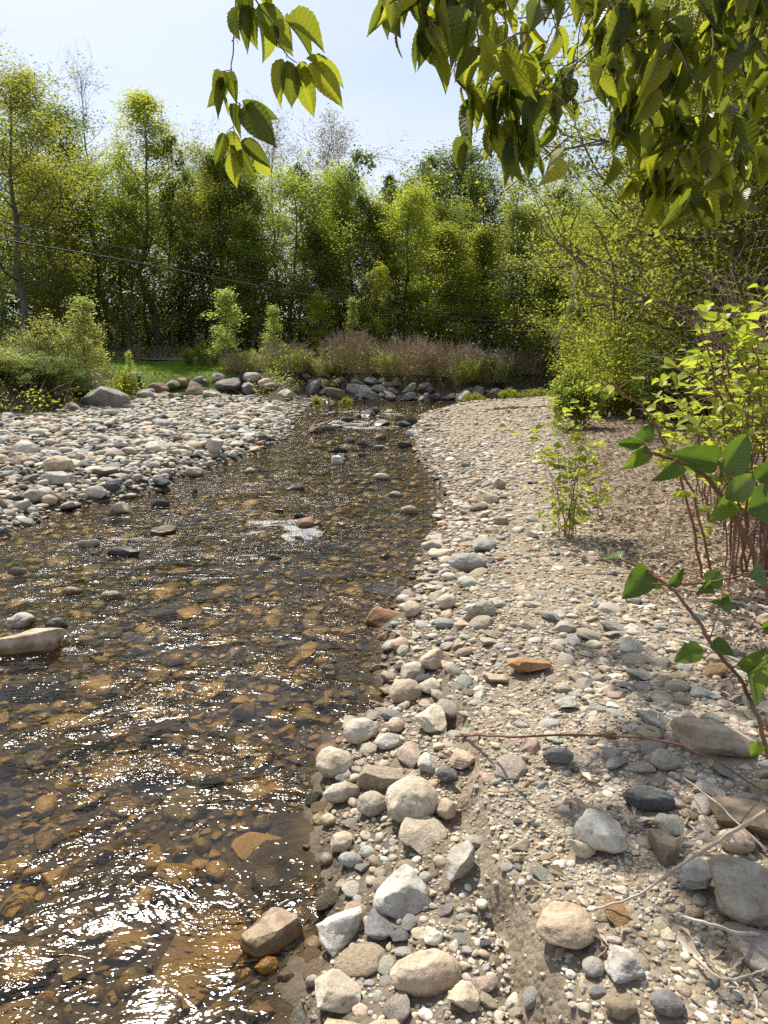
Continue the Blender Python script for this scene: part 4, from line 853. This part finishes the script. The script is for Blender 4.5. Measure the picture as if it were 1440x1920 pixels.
for k_, px, dep, py, wf, lab in [(1, 460, 31.5, 655, .7, 'dry brush clump at the right corner of the lawn'), (1, 540, 32.5, 630, .85, 'dry reddish brush clump behind the slim pale sapling'), (0, 655, 33.5, 612, .95, 'rounded reddish brush clump left of the thin trunked young tree'), (1, 600, 33, 668, .7, 'low brush clump with green shoots above the grassy tufts'), (0, 762, 33.6, 622, .9, 'left end of the widest reddish brush thicket'), (0, 845, 34.2, 634, 1.05, 'middle clump of the widest reddish brush thicket'), (1, 900, 35, 640, 1.1, 'greenish right end of the widest brush thicket'), (0, 965, 38, 650, 1.0, 'dry brown brush clump beside the dark gap'), (0, 1015, 42, 668, .8, 'shaded brush clump at the dark gap'), (1, 715, 33.5, 695, .4, 'low brush in the opening between the two thickets'), (1, 500, 34, 675, .8, 'low tangled brush right of the stone pile')]:
    x_, y_ = at(px, dep); zg = gz(x_, y_) - .05; put('brush_clump', BR[k_], x_, y_, lab, 'brush', 'dry brush clumps on the far bank', H=htop(py, dep, zg), W=wf, z=zg)
# dead pinkish canes behind the knotweed
dc = shrub_proto(33, 3.4, 2.2, 34, 0, canes=M_CANE, cr=.006, dens=12)
for px, dep, hh, lab in [(1450, 7.8, 3.2, 'tangle of bare pinkish canes above the knotweed at the right edge'), (1500, 8.2, 3.4, 'bare canes beyond the right edge of the picture')]:
    x_, y_ = at(px, dep); put('dead_cane_clump', dc, x_, y_, lab, 'canes', None, H=hh, W=.75)

# big tree of the right bank, nearer to the camera: long drooping boughs over the bar
near = tree_proto(41, 11, 4.6, .12, 60, 12, 13, .105, .17, 'oval', .16, 0, 55, 'mid', M_BARK, .5, drop=.03)
near2 = tree_proto(42, 10, 4.2, .10, 60, 12, 14, .105, .17, 'oval', .14, 0, 55, 'mid', M_BARK, .5, drop=.03)
for pr, px, dep, py, wf, lab in [(near, 1330, 17, -250, 1.0, 'near tree on the right bank whose long fine boughs reach over the bar'), (near2, 1480, 14, -500, 1.0, 'near tree at the right edge behind the overhanging beech leaves'), (near, 1250, 24, 120, .95, 'farther right bank tree with fine leaves against the sky'), (near2, 1400, 20, 60, 1.0, 'dense tree behind the bare pinkish canes at the right'), (near, 1160, 30, 430, .8, 'fine leaved tree between the sky gap and the bushes'), (near2, 1230, 30, 300, .8, 'green tree above the yellow green bushes of the right bank')]:
    x_, y_ = at(px, dep); zg = gz(x_, y_) - .05; put('tree', pr, x_, y_, lab, 'tree', 'trees on the right bank', H=htop(py, dep, zg), W=wf, z=zg)

# the far wood behind, one mass
r = np.random.default_rng(50); mb = MB(); n = 8500; ax_ = r.uniform(-62, 60, n); ay_ = r.uniform(47, 74, n); zg = terrain(ax_, ay_, fine=False)[0]
hh = (11.2 + 2.6 * fbm(ax_ * .12, ay_ * .12, s=3)) * r.uniform(0, 1, n) ** .7; quads(mb, np.stack([ax_, ay_, zg + hh], 1), 24, (.8, .8, .6), .22, r)
o = mk('distant_wood', mb.mesh('distant_wood', LF['bright'], smooth=False)); tag(o, 'mass of green woodland filling the background', 'woodland', kind='stuff')
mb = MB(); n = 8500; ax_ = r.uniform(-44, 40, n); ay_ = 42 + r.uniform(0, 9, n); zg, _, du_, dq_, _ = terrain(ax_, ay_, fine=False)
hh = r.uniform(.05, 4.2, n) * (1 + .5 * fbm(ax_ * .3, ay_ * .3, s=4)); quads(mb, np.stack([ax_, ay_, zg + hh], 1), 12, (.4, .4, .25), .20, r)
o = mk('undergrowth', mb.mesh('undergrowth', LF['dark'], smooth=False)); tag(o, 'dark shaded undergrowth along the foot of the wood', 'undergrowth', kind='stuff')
# slender trunks in the shade of the wood: individual
tk = tree_proto(60, 12, 1.6, .55, 12, 3, 7, .18, .2, 'oval', .12, 30, 60, 'dark')
for i, px in enumerate([150, 240, 285, 330, 362, 390, 415, 470, 500, 560, 625, 690, 745, 800, 870, 930, 975, 1010, 1050]):
    dep = 42.5 + (i * 37 % 11) * .5; x_, y_ = at(px + 5, dep); put('tree', tk, x_, y_, 'slender dark trunked tree in the shade at the edge of the wood', 'tree', 'slender trunks in the shade', H=9 + (i * 13 % 5) * .7, W=.9)

# grass of the lawn
r = np.random.default_rng(51); n = 26000; gx_ = r.uniform(-30, -5.5, n); gy_ = r.uniform(24, 37.5, n); ok = (sdist(gx_, gy_, LAWN) < -.02); gx_, gy_ = gx_[ok], gy_[ok]; n = len(gx_)
zg = terrain(gx_, gy_)[0]; hgt = r.uniform(.05, .13, n); a_ = r.uniform(0, 6.28, n); dx = np.stack([np.cos(a_), np.sin(a_), 0 * a_], 1) * .03; P = np.stack([gx_, gy_, zg - .01], 1); tip = P + np.stack([r.normal(0, .03, n), r.normal(0, .03, n), hgt], 1)
mb = MB(); mb.add(np.stack([P - dx, P + dx, tip], 1).reshape(-1, 3), T=np.arange(n * 3).reshape(-1, 3), a=np.repeat(r.uniform(0, 1, n), 3))
o = mk('lawn_grass', mb.mesh('lawn_grass', leaf_mat('grass', [(.10,.17,.02), (.16,.25,.03), (.26,.32,.05)], .35, objvar=False), smooth=False)); tag(o, 'short bright green grass of the lawn by the road', 'grass', kind='stuff')
# dandelions are part of the grass; leaf litter on the right
M_LIT = leaf_mat('litter', [(.17,.12,.085), (.31,.235,.17), (.46,.37,.28), (.57,.49,.39)], .1, .8, 1.0, objvar=False)
n = 90000; rr_ = np.exp(r.uniform(math.log(1.6), math.log(24), n)); th = r.uniform(.05, .62, n); lx = rr_ * np.sin(th); ly = rr_ * np.cos(th)
z_, dr_, du_, dq_, rt_ = terrain(lx, ly); pz = litz(lx, ly); ok = (r.uniform(0, 1, n) < pz * .75 + .012) & (dr_ > .5) & (du_ < 0)
lx, ly, z_, rr_ = lx[ok], ly[ok], z_[ok], rr_[ok]; n = len(lx); ln = np.clip(r.lognormal(math.log(.035), .5, n), .012, .16) + rr_ * .0035; wd = np.minimum(ln * r.uniform(.08, .5, n), .02 + rr_ * .001); a_ = r.normal(.3, .9, n)
d = np.stack([np.cos(a_), np.sin(a_), r.normal(0, .22, n)], 1); b_ = np.stack([-np.sin(a_), np.cos(a_), r.normal(0, .5, n)], 1); P = np.stack([lx, ly, z_ + r.uniform(.003, .03, n)], 1); up = np.array([0, 0, 1.0])
V = np.stack([P - d * ln[:, None] / 2, P + b_ * wd[:, None] / 2 + up * wd[:, None] * .3, P + d * ln[:, None] / 2, P - b_ * wd[:, None] / 2 + up * wd[:, None] * .3], 1); mb = MB(); mb.add(V.reshape(-1, 3), np.arange(n * 4).reshape(-1, 4), a=np.repeat(r.uniform(0, 1, n), 4))
o = mk('leaf_litter', mb.mesh('leaf_litter', M_LIT, smooth=False)); tag(o, 'dry pinkish brown stalks and leaf litter on the right bank', 'litter', kind='stuff')

# power lines
m, nt, o = newmat('cable'); p = N(nt, 'BsdfPrincipled'); p.inputs['Base Color'].default_value = (.02, .02, .022, 1); p.inputs['Roughness'].default_value = .6; nt.links.new(p.outputs[0], o.inputs[0]); M_CAB = m
for pts_, rad, lab in [([(-260,395,20), (0,448,22), (230,487,24), (480,535,26), (720,578,28), (900,600,30), (1100,613,32), (1350,600,36)], .022, 'lowest and thickest black power cable crossing in front of the wood'), ([(-260,372,20), (0,418,22), (250,468,24), (450,514,26), (760,566,28), (940,590,30), (1100,603,32), (1350,590,36)], .011, 'thin black cable running just above the thickest one')]:
    mb = MB(); tube(mb, bez([pt(*q) for q in pts_], 80), rad, 6); tag(mk('power_cable', mb.mesh('power_cable', M_CAB)), lab, 'cable', 'cables over the stream')

# ------------------------------------------------------------------ leaves close to the camera
def leaf_template(kind, curl=.25, fold=.25, wav=.03):
    nu, nv = (33, 7) if kind == 'beech' else (13, 7); u = np.linspace(0, 1, nu); v = np.linspace(-1, 1, nv)
    if kind == 'beech':
        wprof = np.interp(u, [0, .06, .2, .38, .55, .72, .86, .94, 1], [.02, .42, .86, 1.0, .96, .72, .36, .12, .0]); wprof = wprof * (1 + .028 * np.where(np.arange(nu) % 2, 1, -1) * (u > .12) * (u < .93))
    else:
        wprof = np.interp(u, [0, .04, .15, .32, .5, .7, .86, .95, 1], [.25, .72, .96, 1.0, .90, .66, .36, .14, .0])
    U, Vv = np.meshgrid(u, v, indexing='ij'); W = wprof[:, None] * Vv
    z = -curl * U ** 2 + fold * np.abs(W) * .5 + wav * np.sin(U * 60 - np.abs(Vv) * 4) * np.abs(Vv) * .25 + .03 * np.sin(U * 7 + Vv * 2) * Vv
    xx = U * (1 - curl * curl * .4 * U)
    co = np.stack([xx, W * .5, z], -1).reshape(-1, 3); cv = np.stack([U, Vv, 0 * U], -1).reshape(-1, 3)
    i = (np.arange(nu - 1)[:, None] * nv + np.arange(nv - 1)[None]).ravel(); Q = np.stack([i, i + nv, i + nv + 1, i + 1], -1); return co, Q, cv
LT = {k: [leaf_template(k, c, f, w_) for c, f, w_ in ((.12, .35, .05), (.28, .5, .06), (.4, .2, .05), (.2, .8, .06))] for k in ('beech', 'knot')}
XC = np.array([1.0, 0, 0]); UC = np.array([0, sP, cP]); FC = np.array([0, cP, -sP])
def add_leaf(mb, p, d, nrm, ln, wd, kind, r, stalk=True, a=None):
    d = unit(d); nrm = unit(nrm - d * np.dot(nrm, d)); b = np.cross(nrm, d); co, Q, cv = LT[kind][r.integers(0, 4)]
    V = p + co[:, 0:1] * d * ln + co[:, 1:2] * b * wd + co[:, 2:3] * nrm * ln; mb.add(V, Q, a=r.uniform(0, 1) if a is None else a, c=cv)
M_BEECH = leaf_mat('beech_leaf', [(.05,.065,.013), (.09,.11,.018), (.19,.205,.026)], .54, .36, 2.6, objvar=False, veins=True)
M_KNOT = leaf_mat('knotweed_leaf', [(.16,.21,.035), (.245,.295,.05), (.35,.385,.07)], .5, .45, 1.7, objvar=False, veins=True)
M_KNOTD = leaf_mat('knotweed_leaf_deep', [(.045,.085,.018), (.07,.12,.022), (.11,.16,.025)], .40, .38, 2.0, objvar=False, veins=True)
M_STEM = bark_mat('knotweed_stem', (.13, .055, .04), (.26, .15, .09), 40, bd=.001)

def branch(name, label, twigs, leaves, lm, tm, cat='branch', grp=None, kind='beech', seed=1, wr=.42):
    """twigs: list of (points px,py,depth ; radius) ; leaves: base px,py, tip px,py, depth"""
    r = np.random.default_rng(seed); e_p = pt(*twigs[0][0][0]); e = empty(name, tuple(e_p)); T = MB(); Lm = MB()
    for P, rad in twigs:
        W = bez([pt(*q) for q in P], 6 * len(P)) ; W = W + r.normal(0, rad * .3, W.shape); tube(T, W - e_p, np.linspace(rad, rad * .5, len(W)), 6)
    for (bx, by, tx, ty, dp, *ex) in leaves:
        a = pt(bx, by, dp); b = pt(tx, ty, dp + r.uniform(-.03, .05)); d = b - a; ln = np.linalg.norm(d) * 1.06; wf = ex[0] if ex else wr
        nrm = -FC + XC * r.normal(0, .45) + UC * r.normal(.2, .3); add_leaf(Lm, a - e_p, d, nrm, ln, ln * wf, kind, r)
    mk('twigs', T.mesh('twigs', tm), e); mk('leaves', Lm.mesh('leaves', lm, use_c=True), e); return tag(e, label, cat, grp)
branch('beech_twig', 'leftmost hanging beech twig with leaf clusters against the sky',
 [([(444,-60,1.45),(441,20,1.45),(438,90,1.45),(434,130,1.45),(440,170,1.45),(442,195,1.45),(437,240,1.45)], .0016), ([(434,130,1.45),(424,133,1.45),(416,134,1.45)], .001), ([(442,190,1.45),(452,197,1.45),(458,200,1.45)], .001), ([(437,238,1.45),(430,243,1.45),(424,250,1.45)], .001), ([(437,240,1.45),(448,262,1.45),(456,272,1.45)], .001), ([(434,78,1.45),(442,70,1.45),(446,82,1.45)], .001)],
 [(418,135,395,206,1.45),(416,136,408,205,1.46,.3),(428,136,443,190,1.44),(420,178,430,214,1.46,.2),(421,138,417,180,1.44,.4),(460,200,512,268,1.45,.5),(454,188,524,230,1.44,.34),(449,199,448,250,1.46,.36),(420,250,405,306,1.45),(424,248,434,308,1.46,.2),(433,246,447,298,1.45,.42),(440,272,438,298,1.44,.6),(438,288,441,348,1.45,.5),(455,280,476,332,1.45,.42),(453,265,506,312,1.44,.4),(478,296,508,330,1.46,.6)], M_BEECH, M_TWIG, seed=3, grp='beech twigs hanging in front of the sky')
branch('beech_twig', 'hanging beech twig with wide leaves right of the leftmost one',
 [([(470,-60,1.4),(480,0,1.4),(512,45,1.4),(520,75,1.4),(540,105,1.4),(556,118,1.4)], .0018), ([(446,-60,1.4),(450,0,1.4),(462,18,1.4)], .0012), ([(537,100,1.4),(537,110,1.4)], .001)],
 [(448,10,443,68,1.4,.5),(462,12,463,92,1.39,.35),(474,15,474,84,1.38,.55),(484,40,500,116,1.41,.45),(486,10,540,85,1.42,.5),(455,-20,470,50,1.4),(478,-30,520,20,1.4),(516,40,546,90,1.38,.55),(536,42,606,80,1.41,.45),(538,44,590,98,1.42,.35),(510,50,520,84,1.38,.3),(528,112,514,178,1.41,.36),(538,114,548,198,1.39,.5),(562,118,586,218,1.4,.42),(560,116,583,158,1.38,.55),(574,110,650,154,1.4,.3),(580,122,640,194,1.41,.42),(490,-50,505,15,1.41),(465,-60,480,0,1.42)], M_BEECH, M_TWIG, seed=4, grp='beech twigs hanging in front of the sky')
# the big overhanging mass: several leafy branches, leaves grown along twigs
ENVX = [690, 735, 770, 800, 835, 850, 880, 930, 970, 1010, 1040, 1062, 1085, 1120, 1145, 1200, 1260, 1330, 1390, 1440, 1560]; ENVY = [95, 105, 120, 160, 190, 320, 318, 330, 348, 375, 372, 270, 255, 330, 415, 425, 440, 425, 440, 425, 400]
def leafy(name, label, mains, seed, dens=1.0, lm=M_BEECH, sub=7, grp='beech branches overhanging at the upper right', lmax=1.0):
    r = np.random.default_rng(seed); e_p = pt(*mains[0][0][0]); e = empty(name, tuple(e_p)); T = MB(); Lm = MB(); cnt = 0
    def env(px): return np.interp(px, ENVX, ENVY)
    for P, rad in mains:
        P3 = bez([np.array(q, float) for q in P], 8 * len(P)); W = np.array([pt(*q) for q in P3]); W += r.normal(0, rad * .35, W.shape); tube(T, W - e_p, np.linspace(rad, rad * .4, len(W)), 6)
        tot = np.linalg.norm(np.diff(P3[:, :2], axis=0), axis=1).sum(); ns = max(1, int(tot / 50 * dens))
        twl = [(P3, rad)]
        for j in range(ns):
            g = r.uniform(.08, .98); q = P3[int(g * (len(P3) - 1))].copy(); sd = 1 if j % 2 else -1; d = P3[min(int(g * (len(P3) - 1)) + 1, len(P3) - 1)] - P3[max(int(g * (len(P3) - 1)) - 1, 0)]; a = math.atan2(d[1], d[0]) + sd * r.uniform(.5, 1.0); S_ = [q]
            for _ in range(5):
                a += r.normal(0, .15); a = a * .85 + .15 * math.pi / 2; s1 = S_[-1] + np.array([math.cos(a) * 24, math.sin(a) * 24, r.normal(0, .02)])
                if s1[1] > env(s1[0]) - 45: break
                S_.append(s1)
            if len(S_) < 3: continue
            S_ = bez(S_, 12); Ws = np.array([pt(*q) for q in S_]); tube(T, Ws - e_p, np.linspace(.0022, .0011, len(Ws)), 5); twl.append((S_, .001))
        for S_, rd in twl:
            cum = np.concatenate([[0], np.cumsum(np.linalg.norm(np.diff(S_[:, :2], axis=0), axis=1))]); step = 25 if rd < .0015 else 36; k = 0
            for g in np.arange(8, cum[-1] + 1, step):
                q = np.array([np.interp(g, cum, S_[:, c]) for c in range(3)]); k += 1
                ang = math.pi / 2 + (1 if k % 2 else -1) * r.uniform(.1, .75) + r.normal(0, .12); lp = r.uniform(46, 86) * 1.4 / max(q[2], .9) * lmax
                tx, ty = q[0] + math.cos(ang) * lp, q[1] + math.sin(ang) * lp
                if fbm(np.array([tx / 55.]), np.array([ty / 55.]), s=seed)[0] < -.28: continue
                if ty > env(tx) + 12 or (tx < 690): continue
                if 1050 < tx < 1135 and ty > 240: continue
                a_ = pt(*q); b_ = pt(tx, ty, q[2] + r.uniform(-.05, .05)); ln = np.linalg.norm(b_ - a_); yaw = r.normal(0, .8)
                nrm = -FC * math.cos(yaw) + XC * math.sin(yaw) + UC * r.normal(.35, .35); add_leaf(Lm, a_ - e_p, b_ - a_, nrm, ln, ln * r.uniform(.36, .45), 'beech', r); cnt += 1
    mk('twigs', T.mesh('twigs', M_TWIG), e); mk('leaves', Lm.mesh('leaves', lm, use_c=True), e); print('LEAFY', cnt); return tag(e, label, 'branch', grp)
leafy('beech_branch', 'thickest beech branch curving down through the upper right leaves', [([(1120,-70,1.5),(1150,20,1.5),(1182,95,1.5),(1195,150,1.5),(1208,205,1.5),(1245,275,1.5),(1285,325,1.5),(1300,345,1.5)], .0045), ([(1180,82,1.5),(1230,68,1.45),(1285,66,1.4)], .002), ([(1150,20,1.5),(1180,-10,1.45),(1230,-40,1.4)], .002), ([(1222,240,1.5),(1300,235,1.5),(1360,215,1.5)], .002), ([(1245,277,1.5),(1320,280,1.45),(1400,262,1.4)], .0016)], 11)
leafy('beech_branch', 'beech branch left of the thickest one with leaves hanging before the sky', [([(1030,-70,1.35),(1012,0,1.35),(985,75,1.35),(960,120,1.35),(950,175,1.35),(938,235,1.38),(925,262,1.4)], .003), ([(985,76,1.35),(960,95,1.32),(925,92,1.3),(900,60,1.3)], .0016), ([(938,233,1.38),(975,258,1.38),(1000,290,1.38),(1010,305,1.38)], .0014), ([(965,150,1.36),(1010,180,1.36),(1045,200,1.36)], .0014), ([(938,233,1.38),(905,240,1.38),(880,258,1.38)], .0012), ([(950,175,1.35),(905,180,1.35),(870,165,1.35)], .0012)], 12, dens=.8)
leafy('beech_branch', 'beech branch whose leaves hang at the left tip of the overhanging mass', [([(900,-120,1.3),(850,-60,1.3),(800,-25,1.3),(745,-5,1.3),(715,8,1.3)], .0025), ([(900,-60,1.3),(870,0,1.3),(845,40,1.3)], .0016), ([(820,-40,1.3),(800,20,1.3),(790,60,1.3)], .0014), ([(780,-30,1.3),(760,20,1.32)], .0012)], 13, dens=.9)
leafy('beech_branch', 'beech branch filling the right edge with leaves below the sky gap', [([(1560,120,1.7),(1460,170,1.7),(1400,210,1.7),(1350,260,1.7),(1300,300,1.7),(1230,330,1.7),(1180,345,1.7)], .004), ([(1560,300,1.6),(1450,345,1.6),(1385,360,1.6),(1320,375,1.6)], .003), ([(1560,200,1.7),(1450,260,1.7),(1400,300,1.7),(1360,340,1.7)], .002), ([(1340,280,1.7),(1260,290,1.7),(1200,310,1.7)], .0016)], 14, dens=1.15)
leafy('beech_branch', 'beech branch along the top edge right of the thickest one', [([(1560,-60,1.5),(1450,-30,1.5),(1350,20,1.5),(1300,80,1.5),(1260,140,1.5)], .004), ([(1560,40,1.6),(1480,60,1.6),(1400,100,1.6),(1350,160,1.6)], .003), ([(1350,15,1.5),(1290,-5,1.5),(1230,30,1.5)], .002), ([(1450,-30,1.5),(1420,50,1.5),(1410,120,1.5)], .002)], 15, dens=1.1)
leafy('beech_branch', 'beech branch behind, along the top of the picture between the stems', [([(1240,-110,1.9),(1130,-40,1.9),(1060,20,1.9),(1020,90,1.9),(1000,150,1.9)], .003), ([(1130,-60,1.9),(1090,40,1.9),(1080,120,1.9),(1060,170,1.9)], .002), ([(1060,-60,1.8),(960,-20,1.8),(900,30,1.8),(880,80,1.8)], .002), ([(1130,-40,1.9),(1130,60,1.9),(1120,150,1.9)], .002)], 16, dens=1.2)
# ------------------------------------------------------------------ knotweed
def knot_clump(label, base, stems, seed, lm, leafl=.1, H=1.8, name='knotweed_plant', spreadx=.5, cr=.008, nside=7, grp=None, lean=(0, 0), fill=1.0, rs=.25, g0=.32):
    r = np.random.default_rng(seed); e = empty(name, (base[0], base[1], gz(*base) - .02)); T = MB(); Lm = MB()
    for i in range(stems):
        a0 = r.uniform(0, 6.28); p0 = np.array([math.cos(a0), math.sin(a0), 0]) * r.uniform(0, rs); az = r.uniform(0, 6.28); h = H * r.uniform(.55, 1.05)
        ov = np.array([math.cos(az) * spreadx * r.uniform(.2, 1) + lean[0], math.sin(az) * spreadx * .7 * r.uniform(.2, 1) + lean[1], 0])
        P = bez([p0, p0 + ov * .25 + [0, 0, h * .45], p0 + ov * .65 + [0, 0, h * .82], p0 + ov * 1.15 + [0, 0, h]], 18); P[1:] += r.normal(0, .008, P[1:].shape); c_ = cr * r.uniform(.6, 1.2); tube(T, P, np.linspace(c_, c_ * .35, len(P)), 6)
        for j in range(nside):
            g = r.uniform(g0, 1.0); q = P[int(g * (len(P) - 1))]; a2 = r.uniform(0, 6.28); d = unit(np.array([math.cos(a2), math.sin(a2), r.uniform(-.1, .8)])); l = H * r.uniform(.08, .22); Q = [q]
            for _ in range(4): d = unit(d + r.normal(0, .15, 3)); Q.append(Q[-1] + d * l / 4)
            Q = np.array(Q); tube(T, Q, np.linspace(c_ * .35, c_ * .15, 5), 4)
            for k in range(1, 5):
                if r.random() > .85 * fill: continue
                sd = unit(np.cross(d, [0, 0, 1])) * (1 if k % 2 else -1); dl = unit(d * .7 + sd * .9 + r.normal(0, .2, 3) + np.array([0, 0, -.1])); nr = np.array([0, 0, 1.0]) + r.normal(0, .35, 3); l_ = leafl * r.uniform(.5, 1.2); add_leaf(Lm, Q[k], dl, nr, l_, l_ * .72, 'knot', r)
    mk('stems', T.mesh('stems', M_STEM), e); mk('leaves', Lm.mesh('leaves', lm, use_c=True), e); return tag(e, label, 'plant', grp)
b0 = gp(1395, 1075, .35); knot_clump('tall knotweed with bright yellow green leaves at the right edge', (b0[0] + .1, b0[1] + .2), 20, 71, M_KNOT, .10, 1.85, spreadx=.7, cr=.010, nside=7, lean=(-.25, .0), rs=.35)
b1 = gp(1470, 1000, .4); knot_clump('knotweed cut by the right edge behind the tall one', (b1[0], b1[1] + .8), 16, 72, M_KNOT, .10, 2.0, spreadx=.7, cr=.010, nside=7, lean=(-.2, 0), rs=.4)
b2 = gp(1330, 960, .4); knot_clump('smaller leafy knotweed left of and behind the tall one', (b2[0] + .45, b2[1] + .9), 11, 73, M_KNOT, .09, 1.5, spreadx=.6, cr=.008, nside=6, lean=(-.15, 0), rs=.3)
b3 = gp(1062, 1000, .25); knot_clump('small red stemmed knotweed growing alone in the gravel', tuple(b3), 15, 74, M_KNOT, .075, 1.18, spreadx=.34, cr=.0042, nside=8, lean=(-.05, 0), fill=.9, rs=.09, g0=.12)
b4 = gp(1100, 960, .25); knot_clump('low thin knotweed shoots right behind the small red stemmed one', (b4[0] + .12, b4[1]), 8, 75, M_KNOT, .07, .5, spreadx=.25, cr=.003, nside=3, fill=.7, rs=.2)
b5 = gp(1320, 985, .4); knot_clump('tiny green sprout in the leaf litter', tuple(b5), 3, 76, M_KNOT, .05, .25, spreadx=.1, cr=.003, nside=2, rs=.05)
branch('knotweed_branch', 'close dark leaved knotweed branch reaching in at the right over the litter',
 [([(1500,1260,1.15),(1440,1110,1.15),(1395,1000,1.15),(1330,900,1.15),(1262,862,1.15),(1215,845,1.15),(1205,830,1.15)], .0055), ([(1400,1010,1.15),(1440,960,1.1),(1480,930,1.1)], .002), ([(1350,925,1.15),(1380,880,1.12)], .0016), ([(1262,862,1.15),(1230,850,1.15)], .0014)],
 [(1342,868,1262,850,1.15,.6),(1350,885,1408,815,1.13,.5),(1215,840,1180,882,1.15,.6),(1212,832,1155,832,1.16,.34),(1205,825,1222,795,1.16,.8),(1262,866,1232,900,1.15,.55),(1300,880,1262,870,1.17,.6),(1360,935,1440,880,1.12,.4),(1400,960,1500,930,1.08,.6),(1370,940,1335,975,1.14,.55),(1420,900,1470,860,1.1,.6)], M_KNOTD, M_STEM, kind='knot', seed=21, grp='knotweed branches close to the camera', cat='branch')
branch('knotweed_branch', 'lower close knotweed branch with heart shaped leaves over the gravel',
 [([(1500,1560,1.05),(1440,1410,1.05),(1400,1300,1.05),(1330,1200,1.05),(1275,1120,1.07),(1210,1070,1.1),(1160,1045,1.12)], .0038), ([(1500,1080,1.1),(1420,1072,1.1),(1340,1090,1.08),(1250,1096,1.08),(1190,1090,1.08)], .0022), ([(1330,1200,1.05),(1345,1150,1.05),(1360,1085,1.08)], .0012), ([(1395,1290,1.05),(1430,1240,1.03)], .0014)],
 [(1165,1048,1128,1030,1.12,.55),(1215,1068,1172,1120,1.1,.7),(1255,1095,1283,1070,1.08,.6),(1240,1092,1218,1106,1.1,.5),(1326,1098,1360,1065,1.08,.7),(1330,1100,1310,1110,1.08,.7),(1400,1080,1440,1050,1.06,.6),(1318,1218,1258,1236,1.05,.62),(1335,1205,1375,1222,1.05,.75),(1385,1250,1436,1218,1.03,.5),(1400,1260,1440,1300,1.02,.9),(1365,1115,1330,1130,1.08,.5),(1420,1390,1412,1420,1.05,.8),(1345,1135,1375,1130,1.08,.5),(1430,1180,1480,1160,1.04,.6)], M_KNOTD, M_STEM, kind='knot', seed=22, grp='knotweed branches close to the camera', cat='branch')

# bough of the beech overhead, above the frame: it throws the dappled shade on the gravel at the right
def bough(name, label, spots, seed):
    r = np.random.default_rng(seed); e = empty(name, (3.4, 5.2, 4.4)); T = MB(); Lm = MB(); o0 = np.array([3.4, 5.2, 4.4]); hub = np.array([2.6, 5.2, 5.2])
    tube(T, bez([o0 - o0, hub - o0], 6), [.06, .05, .04, .04, .04, .04, .04][:len(bez([o0 - o0, hub - o0], 6))], 6)
    for (gx_, gy_, rx, ry, nl, zb) in spots:
        c = np.array([gx_, gy_, .3]); up = np.array([math.sin(SUN_AZ) * math.cos(SUN_EL), math.cos(SUN_AZ) * math.cos(SUN_EL), math.sin(SUN_EL)]); c = c + up * ((zb - .3) / up[2])
        tw = bez([hub, (hub + c) / 2 + [0, 0, .25], c], 12); tube(T, tw - o0, np.linspace(.03, .01, len(tw)), 5)
        for k in range(max(3, nl // 14)):
            a = r.uniform(0, 6.28); q = c + np.array([math.cos(a) * rx, math.sin(a) * ry, r.uniform(-.1, .3)]) * math.sqrt(r.uniform(.1, 1)); S_ = bez([c, (c + q) / 2 + r.normal(0, .05, 3), q], 8); tube(T, S_ - o0, np.linspace(.006, .003, len(S_)), 4)
            for j in range(14):
                p = S_[r.integers(1, len(S_))] + r.normal(0, .07, 3); a2 = r.uniform(0, 6.28); add_leaf(Lm, p - o0, [math.cos(a2), math.sin(a2), -.5], [r.normal(0, .3), r.normal(0, .3), 1], r.uniform(.07, .11), r.uniform(.035, .05), 'beech', r)
    mk('twigs', T.mesh('twigs', M_TWIG), e); mk('leaves', Lm.mesh('leaves', M_BEECH, use_c=True), e); return tag(e, label, 'branch')
bough('beech_bough', 'high beech bough above the picture that shades the right gravel', [(1.05, 2.38, .34, .20, 330, 5.6), (1.42, 2.1, .36, .28, 380, 5.6), (.98, 1.62, .22, .20, 150, 5.6), (1.4, 1.55, .34, .28, 300, 5.6), (.7, 2.0, .14, .12, 90, 5.6), (1.75, 2.6, .3, .3, 300, 5.7), (1.35, 2.95, .36, .14, 150, 5.7), (1.12, 3.4, .28, .10, 90, 5.9), (2.1, 3.2, .4, .4, 250, 5.9)], 91)

# tangled low growth on the slope of the far bank
r = np.random.default_rng(95); n = 11000; ax_ = r.uniform(-24, 11.5, n); ay_ = r.uniform(16, 41, n); zg, dr_, du_, dq_, _ = terrain(ax_, ay_); ok = (du_ > np.where(ax_ < -8, .25, .8)) & (sdist(ax_, ay_, LAWN) > .3) & (r.uniform(0, 1, n) < np.clip(.55 + 1.2 * fbm(ax_ * .8, ay_ * .8, s=8), .1, 1)); ax_, ay_, zg = ax_[ok], ay_[ok], zg[ok]
mb = MB(); quads(mb, np.stack([ax_, ay_, zg + r.uniform(0, .5, len(ax_)) ** 1.0], 1), 9, (.16, .16, .10), .10, r)
o = mk('bank_growth', mb.mesh('bank_growth', LF['olive'], smooth=False)); tag(o, 'low tangled green growth covering the slope above the riprap', 'ground cover', kind='stuff')
mb = MB(); n = 5600; ax_ = r.uniform(-22, 12, n); ay_ = r.uniform(17, 41, n); zg, dr_, du_, dq_, _ = terrain(ax_, ay_); ok = (du_ > .6) & (sdist(ax_, ay_, LAWN) > .1); 
for x_, y_, z_ in zip(ax_[ok], ay_[ok], zg[ok]):
    d = r.normal(0, .35, 3); d[2] = abs(d[2]) + .25; q = np.array([x_, y_, z_]); tube(mb, [q, q + d * .6, q + d + [0, 0, -.1]], [.008, .006, .003], 3)
o = mk('dead_stalks', mb.mesh('dead_stalks', M_CANE)); tag(o, 'pale dead stalks tangled over the slope above the riprap', 'dead stalks', kind='stuff')
